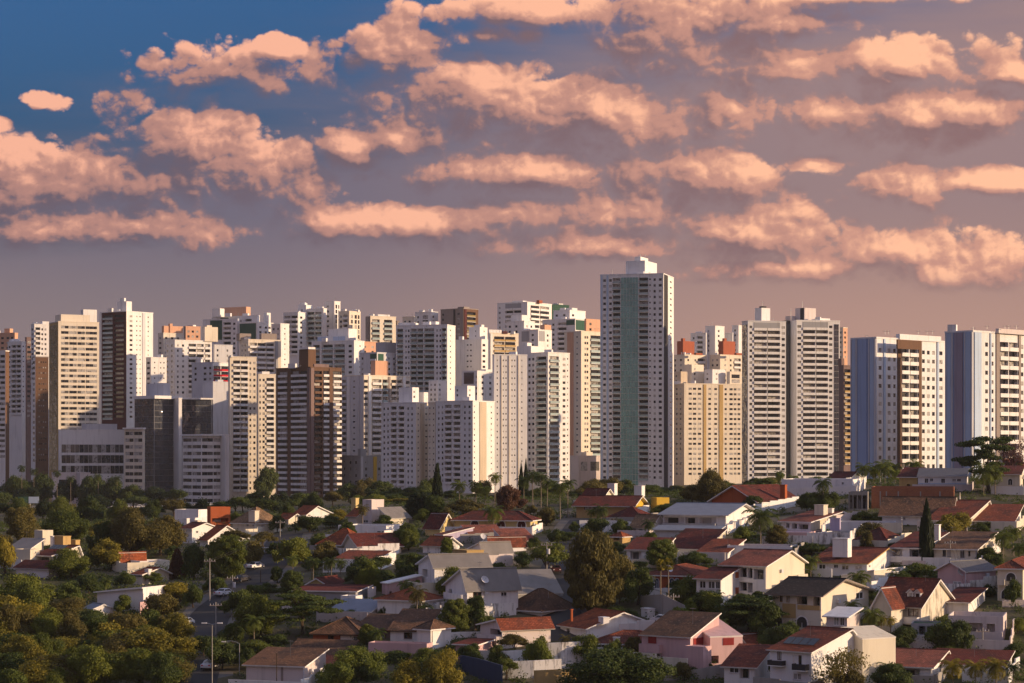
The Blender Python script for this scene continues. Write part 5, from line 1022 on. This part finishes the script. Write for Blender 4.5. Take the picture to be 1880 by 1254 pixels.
    # ---- right (G, H)
    for a in [('palm',95,125,65,80),('palm',335,310,100,140,'leafd'),('round',370,310,180,120,'leafd'),('palm',560,150,22,130),('palm',618,150,40,110),('palm',680,150,15,140),('palm',740,150,60,90),('bush',555,360,290,130,'leaf'),('bush',640,360,293,120,'leaf'),('bush',720,360,292,110,'leaf'),('round',275,540,475,180,'leafd'),
              ('round',600,810,722,100,'leafd'),('palm',498,960,785,120,'leafp'),('palm',610,1000,862,100,'leafy'),('palm',660,1010,868,100,'leafy'),('palm',712,1005,878,90,'leafy'),('palm',315,950,865,130,'leafd'),('bush',150,1000,930,110,'leafd'),('bare',430,1340,1060,320,'leafo','loose olive tree in front of the villa with solar panels'),('round',500,1340,1150,170,'leafo'),
              ('round',720,1254,1150,160,'leafd'),('palm',690,1260,1130,130,'leafd'),('round',790,640,600,110,'leafd'),('round',250,300,200,120,'leafd'),('bush',560,740,690,90,'leafd'),('round',840,360,300,60,'leafd'),('bush',760,1050,970,160,'leafd'),('round',40,980,800,110,'leafd'),('palm',170,130,90,90)]: T('G', *a)
    for a in [('layer',560,330,45,290,'leafd','big spreading tree in tiers before the block with the taupe frame'),('palm',545,345,165,190,'leafp'),('palm',600,340,190,130,'leafp'),('bare',690,220,60,140,'leafb','bare pinkish tree at the right edge below the taupe framed block'),('palm',60,265,160,130),('palm',110,262,175,110),('palm',212,225,158,120),('palm',20,260,190,90),('cypress',268,690,400,56,'leafc','tall narrow cypress in front of the red roofed white house'),
              ('round',395,540,412,180,'leafy','round yellow green tree before the broad red roof'),('palm',640,660,500,150,'leafp'),('palm',690,640,480,130,'leafp'),('round',570,700,585,150,'leafd'),('bush',240,750,668,200,'leaf'),('round',690,880,725,100,'leafd'),('round',540,520,470,100,'leafd'),('round',150,1110,985,160,'leafd'),('round',60,1090,1000,120,'leafd'),
              ('bush',380,1120,1045,150,'leafd'),('palm',395,1290,1120,170,'leafy'),('palm',505,1290,1130,150,'leafy'),('palm',605,1290,1115,180,'leafy'),('palm',690,1290,1140,130,'leafd'),('palm',720,250,175,70),('round',100,1300,1165,190,'leafd'),('round',220,470,395,90,'leafd'),('bush',300,440,400,110,'leafd'),('palm',720,700,560,120,'leafd'),('round',690,1150,1050,130,'leafd'),('bush',560,830,780,90,'leafd'),('bush',300,620,570,60,'leafd')]: T('H', *a)
    # ---- street trees at the feet of the towers
    r = random.Random(3)
    for (x, yt, w, key, D) in [(30,862,60,'leafd',1000),(75,868,50,'leafd',1010),(120,878,60,'leafc',1000),(165,872,55,'leafd',1000),(205,882,50,'leafd',990),(245,885,52,'leafd',985),(285,890,50,'leafc',985),(322,893,46,'leafd',980),(45,890,60,'leafc',960),(488,862,42,'leafd',1000),(445,905,40,'leafd',700),(470,900,50,'leafd',720),(500,912,40,'leafd',700),
              (640,880,40,'leafd',880),(668,876,46,'leafo',880),(695,885,48,'leafd',820),(725,893,52,'leafd',720),(755,890,46,'leafd',720),(690,905,50,'leaf',640),(735,912,52,'leafy',620),(785,880,44,'leafd',800),(1090,878,46,'leafo',820),(1120,884,50,'leafo',760),(1150,882,46,'leaf',800),(1185,890,60,'leafd',720),(1215,893,46,'leafd',720),(1245,888,36,'leafo',760),
              (1385,875,46,'leafd',760),(1420,872,40,'leafd',780),(1500,872,46,'leafd',760),(1540,876,40,'leafd',720),(1015,888,46,'leafd',760),(885,880,40,'leafo',760),(30,918,60,'leafo',760),(90,925,60,'leaf',740),(150,930,60,'leafd',720),(210,928,60,'leafd',730),(280,926,60,'leafd',740),(330,920,50,'leafd',760),(0,905,50,'leafd',900),(250,905,60,'leafd',900),(180,905,50,'leafc',900)]:
        tree('Z', 'round' if r.random() < .7 else 'wide', x, 935, yt, w, key, D=D)
    for i in range(52):
        x = i * 36.5 + r.uniform(-12, 12) - 5; base = 918 if x < 420 else 905 if x < 1000 else 893 if x < 1400 else 880
        if 1640 < x < 1780: continue
        tree('Z', r.choice(('round', 'big', 'wide', 'bush')), x, 935, base - r.uniform(-6, 10), r.uniform(30, 56), r.choice(('leafd', 'leafd', 'leaf', 'leafo', 'leafc')), D=r.uniform(640, 700))
    for (x, yt) in [(40,852),(62,858),(105,862),(130,872),(180,868),(215,872)]: tree('Z', 'palm', x, 930, yt, 22, 'leafd', D=985)
    rr = random.Random(33); n = 0
    while n < 95:           # small garden trees between the houses
        px, py = rr.uniform(420, 1875), rr.uniform(955, 1262)
        D = row_depth(px, py); X = at(px, D)
        if any(-wL - 1.6 < (X - cx) * math.cos(a) - (D - cy) * math.sin(a) < 1.6 and -1.6 < (X - cx) * math.sin(a) + (D - cy) * math.cos(a) < wR + 1.6 for (cx, cy, a, wL, wR) in FOOT): continue
        if any((X - q[0]) ** 2 + (D - q[1]) ** 2 < (q[2] + 1) ** 2 for q in ROADS): continue
        h = rr.uniform(2.6, 6.0) * F / D; k = rr.choice(('round', 'round', 'bush', 'palm', 'wide', 'tall')); n += 1
        T('Z', k, px, py, py - h * (1.25 if k == 'palm' else .7 if k == 'bush' else 1), h * rr.uniform(.75, 1.15), rr.choice(('leaf', 'leafd', 'leafd', 'leafo', 'leafp')), D=D)
    name_plants()
def undergrowth(roads):
    """shrubs and ground cover in the yards: one mass nobody could count"""
    rng = np.random.default_rng(5); P = []; N = []; S = []
    n = 0; tries = 0
    while n < 5200 and tries < 24000:
        tries += 1
        px = rng.uniform(-60, 1940); Y = 300 + 350 * rng.random() ** 1.3; X = at(px, Y)
        bad = False
        for (cx, cy, a, wL, wR) in FOOT:
            dx, dy = X - cx, Y - cy; u = dx * math.cos(a) - dy * math.sin(a); v = dx * math.sin(a) + dy * math.cos(a)
            if -wL - .8 < u < .8 and -.8 < v < wR + .8: bad = True; break
        if bad or any((X - q[0]) ** 2 + (Y - q[1]) ** 2 < q[2] ** 2 for q in roads): continue
        n += 1; r = rng.uniform(.6, 1.9) * (1.4 if px < 450 else 1); m = int(42 * r)
        d = rng.normal(size=(m, 3)); d /= np.linalg.norm(d, axis=1)[:, None]; d[:, 2] = np.abs(d[:, 2])
        P.append(np.array([X, Y, ground_z(X, Y) - .1]) + d * np.array([r, r, r * rng.uniform(.5, 1.3)]) * (.4 + .6 * rng.random(m))[:, None]); N.append(d + rng.normal(size=(m, 3)) * .5); S.append(rng.uniform(.10, .26, m))
    me = leaf_mesh('undergrowth', np.concatenate(P), np.concatenate(N), np.concatenate(S), 'leafd', rng)
    tag(new('undergrowth', me), 'low shrubs and weeds filling the yards between houses', 'shrubs', kind='stuff')
# ------------------------------------------------------------------ streets, poles, cars
ROADS = []
def ribbon(name, pts, w, key, lift):
    C = []
    for i in range(len(pts) - 1):
        for j in range(8): k = j / 8; C.append(Vector(pts[i]).lerp(Vector(pts[i + 1]), k))
    C.append(Vector(pts[-1]))
    for _ in range(6): C = [C[0]] + [(C[i - 1] + C[i] * 2 + C[i + 1]) / 4 for i in range(1, len(C) - 1)] + [C[-1]]
    v = []; f = []; m = 5
    for i, c in enumerate(C):
        t = (C[min(i + 1, len(C) - 1)] - C[max(i - 1, 0)]).normalized(); n = Vector((t.y, -t.x))
        for j in range(m): p = c + n * w * (j / (m - 1) - .5); v.append((p.x, p.y, ground_z(p.x, p.y) + lift))
        ROADS.append((c.x, c.y, w * .5 + .6))
    for i in range(len(C) - 1):
        for j in range(m - 1): f.append((i * m + j, i * m + j + 1, (i + 1) * m + j + 1, (i + 1) * m + j))
    me = bpy.data.meshes.new(name); me.from_pydata(v, [], f); me.materials.append(mat(key)); me.update(); o = new(name, me); tag(o, kind='structure'); return C
def P2(rg, x, y): px, py = pxy(rg, x, y); d = row_depth(px, py); return (at(px, d), d)
def car(x, y, rz, key, label, group=None, L=4.3):
    k = ('car', key)
    if k not in _SH:
        prof = [(-2.15, .35), (-2.15, .75), (-2.0, .88), (-1.1, .95), (-.55, 1.42), (.75, 1.45), (1.55, .98), (2.1, .85), (2.15, .35)]
        b = MB(); w = .86; n = len(prof)
        def sx(i): return w * (.80 if prof[i][1] > 1.2 else 1.0)
        for i in range(n - 1): b.face([(prof[i][0], -sx(i), prof[i][1]), (prof[i+1][0], -sx(i+1), prof[i+1][1]), (prof[i+1][0], sx(i+1), prof[i+1][1]), (prof[i][0], sx(i), prof[i][1])][::-1], key)
        for sg in (-1, 1):
            pt = [(p[0], sg * sx(i), p[1]) for i, p in enumerate(prof)]; lo = [pt[0], pt[1], pt[2], pt[3], pt[6], pt[7], pt[8]]; up = [pt[3], pt[4], pt[5], pt[6]]
            b.face(lo if sg < 0 else lo[::-1], key); b.face(up if sg < 0 else up[::-1], key)
        b.face([(-2.15, -w, .35), (2.15, -w, .35), (2.15, w, .35), (-2.15, w, .35)], 'dk')
        g = MB()
        for sg in (-1, 1):
            u = [(-.95, sg * (w + .004), .98), (-.5, sg * (w * .8 + .02), 1.36), (.7, sg * (w * .8 + .02), 1.39), (1.3, sg * (w + .004), .99)]; g.face(u if sg < 0 else u[::-1], 'pane')
        g.face([(-1.07, -.74, 1.0), (-1.07, .74, 1.0), (-.58, .62, 1.40), (-.58, -.62, 1.40)][::-1], 'pane'); g.face([(1.52, -.74, 1.02), (.82, -.62, 1.43), (.82, .62, 1.43), (1.52, .74, 1.02)][::-1], 'pane')
        wl = MB(); wl.tube((0, -.1, 0), (0, .1, 0), .31, .31, 'dk', 12); rm = MB(); rm.tube((0, -.115, 0), (0, .115, 0), .18, .18, 'metal', 10)
        li = MB(); li.box(-.05, .05, -.16, .16, -.07, .07, 'wh'); tl_ = MB(); tl_.box(-.05, .05, -.14, .14, -.09, .09, 'rd')
        _SH[k] = [m.mesh(nm) for m, nm in ((b, 'body'), (g, 'glazing'), (wl, 'wheel'), (rm, 'rim'), (li, 'headlight'), (tl_, 'tail_light'))]
    me = _SH[k]; root = new('parked_car', None, None, (x, y, ground_z(x, y) + .03), rz); tag(root, label, 'car', group)
    new('body', me[0], root); new('glazing', me[1], root)
    for sx in (-1.32, 1.32):
        for sy in (-.78, .78): q = new('wheel', me[2], root, (sx, sy, .31)); new('rim', me[3], q)
    for sy in (-.6, .6): new('headlight', me[4], root, (2.14, sy, .68)); new('tail_light', me[5], root, (-2.13, sy, .74))
    return root
POLES = []
def pole(rg, x, yb, yt, label, kind='pole', D=None):
    px, py = pxy(rg, x, yb); D = D or row_depth(px, py); X = at(px, D); z0 = ground_z(X, D); h = zrow(pxy(rg, x, yt)[1], D) - z0
    root = new('street_lamp' if kind in ('lamp', 'double') else 'utility_pole', None, None, (X, D, z0)); tag(root, label, 'lamp post' if kind in ('lamp', 'double') else 'utility pole')
    b = MB(); b.tube((0, 0, -.3), (0, 0, h), .14 if kind == 'pole' else .085, .09 if kind == 'pole' else .055, 'co' if kind != 'wood' else 'bark', 8); b.obj('post', root)
    if kind == 'pole':
        c = MB(); c.box(-1.1, 1.1, -.06, .06, h - .7, h - .55, 'tp'); c.obj('crossarm', root)
        for i in (-.95, -.4, .4, .95): q = MB(); q.tube((i, 0, h - .55), (i, 0, h - .28), .06, .04, 'lg', 6); q.obj('insulator', root)
        if len(POLES) % 3 == 1: q = MB(); q.tube((.35, -.2, h - 2.3), (.35, -.2, h - 1.3), .28, .28, 'lg', 10); q.obj('transformer', root)
        POLES.append((X, D, z0 + h - .3))
    elif kind == 'lamp':
        c = MB(); p = Vector((0, 0, h)); 
        for i in range(5): q = p + Vector((-.45, -.1, .25 - .09 * i)); c.tube(p, q, .045, .04, 'metal', 5); p = q
        c.obj('arm', root); q = MB(); q.box(p.x - .55, p.x + .1, p.y - .16, p.y + .16, p.z - .06, p.z + .1, 'lg'); q.obj('lamp_head', root)
    elif kind == 'double':
        for sg in (-1, 1):
            c = MB(); c.tube((0, 0, h - .1), (sg * .9, -.1, h + .12), .05, .04, 'metal', 5); c.obj('arm', root); q = MB(); q.box(min(sg * .8, sg * 1.6), max(sg * .8, sg * 1.6), -.28, .08, h + .05, h + .22, 'lg'); q.obj('lamp_head', root)
    return root
def cable(p, q, label, sag=.9, r=.022):
    b = MB(); p = Vector(p); q = Vector(q); n = 10; last = None
    for i in range(n + 1):
        t = i / n; c = p.lerp(q, t) - Vector((0, 0, sag * 4 * t * (1 - t)))
        if last is not None: b.tube(last - p, c - p, r, r, 'dk', 4, False)
        last = c
    o = b.obj('overhead_cable', None, p); tag(o, label, 'cable', 'overhead cables along the streets')
def streets():
    s1 = [P2('B', *q) for q in ((150,1330),(205,1150),(232,1000),(262,880),(330,795),(450,700),(600,590),(680,500),(725,410),(760,340))]
    ribbon('sidewalk', s1, 12.5, 'pavement', .02); ribbon('street', s1, 8.0, 'asphalt', .06)
    s2 = [P2('E', *q) for q in ((140,1010),(75,800),(60,690),(78,600),(130,500),(175,410),(205,350),(240,300))]
    ribbon('sidewalk', s2, 12.0, 'pavement', .025); ribbon('street', s2, 7.5, 'asphalt', .065)
    av = [(-420, 965), (-250, 975), (-100, 1000), (0, 1020)]
    ribbon('avenue', av, 26, 'asphalt', .07)
    x, y = P2('A', 1113, 940); car(x, y, R_(75), 'wh', 'front one of two white cars parked on the shaded street')
    x, y = P2('A', 1140, 903); car(x, y, R_(72), 'wh', 'rear one of two white cars parked on the shaded street')
    x, y = P2('E', 62, 612); car(x, y, R_(-82), 'mr', 'dark red car driving down the street beside the clipped tree')
    x, y = P2('E', 262, 385); car(x, y, R_(175), 'wh', 'white car parked before the white street wall')
    x, y = P2('E', 690, 905); car(x, y, R_(165), 'wh', 'white car parked behind the orange tiled house with solar heater')
    x, y = P2('A', 1290, 1175); car(x, y, R_(80), 'lg', 'silver car at the bottom of the shaded street')
    for i, (q, k, cn) in enumerate((((455,712),'lg','silver'), ((560,628),'dk','black'), ((640,545),'wh','white'), ((700,455),'gy','grey'))):
        x, y = P2('B', *q); car(x - 2.6, y, R_(60), k, f'{cn} car parked at the kerb of the upper shaded street')
    r = random.Random(9)
    NUM = 'first second third fourth fifth sixth seventh eighth ninth tenth eleventh twelfth thirteenth fourteenth fifteenth sixteenth'.split()
    for i in range(16):
        px = 10 + i * 25 + r.uniform(-5, 5); D = 955 + r.uniform(-8, 16); ck = r.choice(('wh', 'lg', 'dk', 'wh', 'gy'))
        car(at(px, D), D, R_(r.choice((2, 182))), ck, f'{dict(wh="white", lg="silver", dk="black", gy="grey")[ck]} far car, {NUM[i]} from the left on the avenue below the offices', 'cars on the avenue')
    for (px, lab, key) in ((42, 'billboard with a dark panel and green scribble beside the avenue', 'gn'), (62, 'pale blue billboard beside the avenue', 'sb'), (184, 'pale green hoarding on the avenue below the portal block', 'tl')):
        D = 940; o = new('billboard', None, None, (at(px, D), D, ground_z(at(px, D), D))); tag(o, lab, 'billboard'); z = zrow(912 if px < 100 else 929, D) - o.location[2]
        b = MB(); b.box(-2.2, 2.2, -.1, .1, z - 2.8, z, key); b.obj('panel', o)
        for sx in (-1.6, 1.6): b = MB(); b.tube((sx, .2, -.3), (sx, .2, z - .2), .12, .12, 'metal', 6); b.obj('post', o)
    p = pole
    p('B',285,752,485,'tall pale concrete pole beside the dark oval tree'); p('B',425,770,590,'pole with a transformer where the street bends'); p('B',322,960,755,'leaning utility pole above the parked cars')
    p('B',718,405,250,'grey pole in front of the steep cream roof'); p('B',812,330,210,'brown wooden pole beside the orange roofed house','wood'); p('B',598,640,560,'short pole by the street gardens','wood'); p('B',300,1330,890,'tall double headed street lamp at the bottom of the street','double')
    p('B',468,1210,1012,'curved arm street lamp near the pink wall','lamp'); p('B',697,1300,1070,'slim concrete pole in front of the pink wall','wood'); p('A',1072,745,655,'short pale pole among the olive bushes','wood'); p('B',700,490,400,'pole at the far bend of the street','wood')
    p('D',840,560,460,'pole in front of the round clipped tree','wood'); p('E',12,640,430,'utility pole at the kerb of the middle street'); p('E',752,880,730,'slim pole beside the fan palms'); p('E',714,210,170,'small pole behind the yellow wall','wood'); p('C',783,1060,925,'thin black pole at the small white house','wood')
    p('H',382,690,560,'pole in front of the brown tiled veranda house'); p('H',330,390,335,'pole above the weathered brown roof','wood'); p('F',865,545,475,'slim pole by the low white roof','wood'); p('G',655,140,55,'mast with cross arms between the palms'); p('H',540,1100,985,'lattice like mast before the pale modern house'); p('E',540,540,450,'thin pole before the red arched porch','wood')
    P = POLES
    for i, j, lab in ((0, 1, 'cable from the tall pale pole to the transformer pole'), (1, 2, 'cable from the transformer pole to the leaning pole'), (3, 0, 'cable over the far street from the grey pole'), (4, 5, 'cable from the middle street pole to the fan palm pole'), (6, 8, 'cable from the veranda pole to the mast')):
        cable(P[i], P[j], lab); 
        cable(Vector(P[i]) + Vector((.7, 0, -.1)), Vector(P[j]) + Vector((.7, 0, -.1)), 'second ' + lab)
# ------------------------------------------------------------------ build
ground()
towers()
houses()
streets()
yard_walls()
plants()
undergrowth(ROADS)
haze()
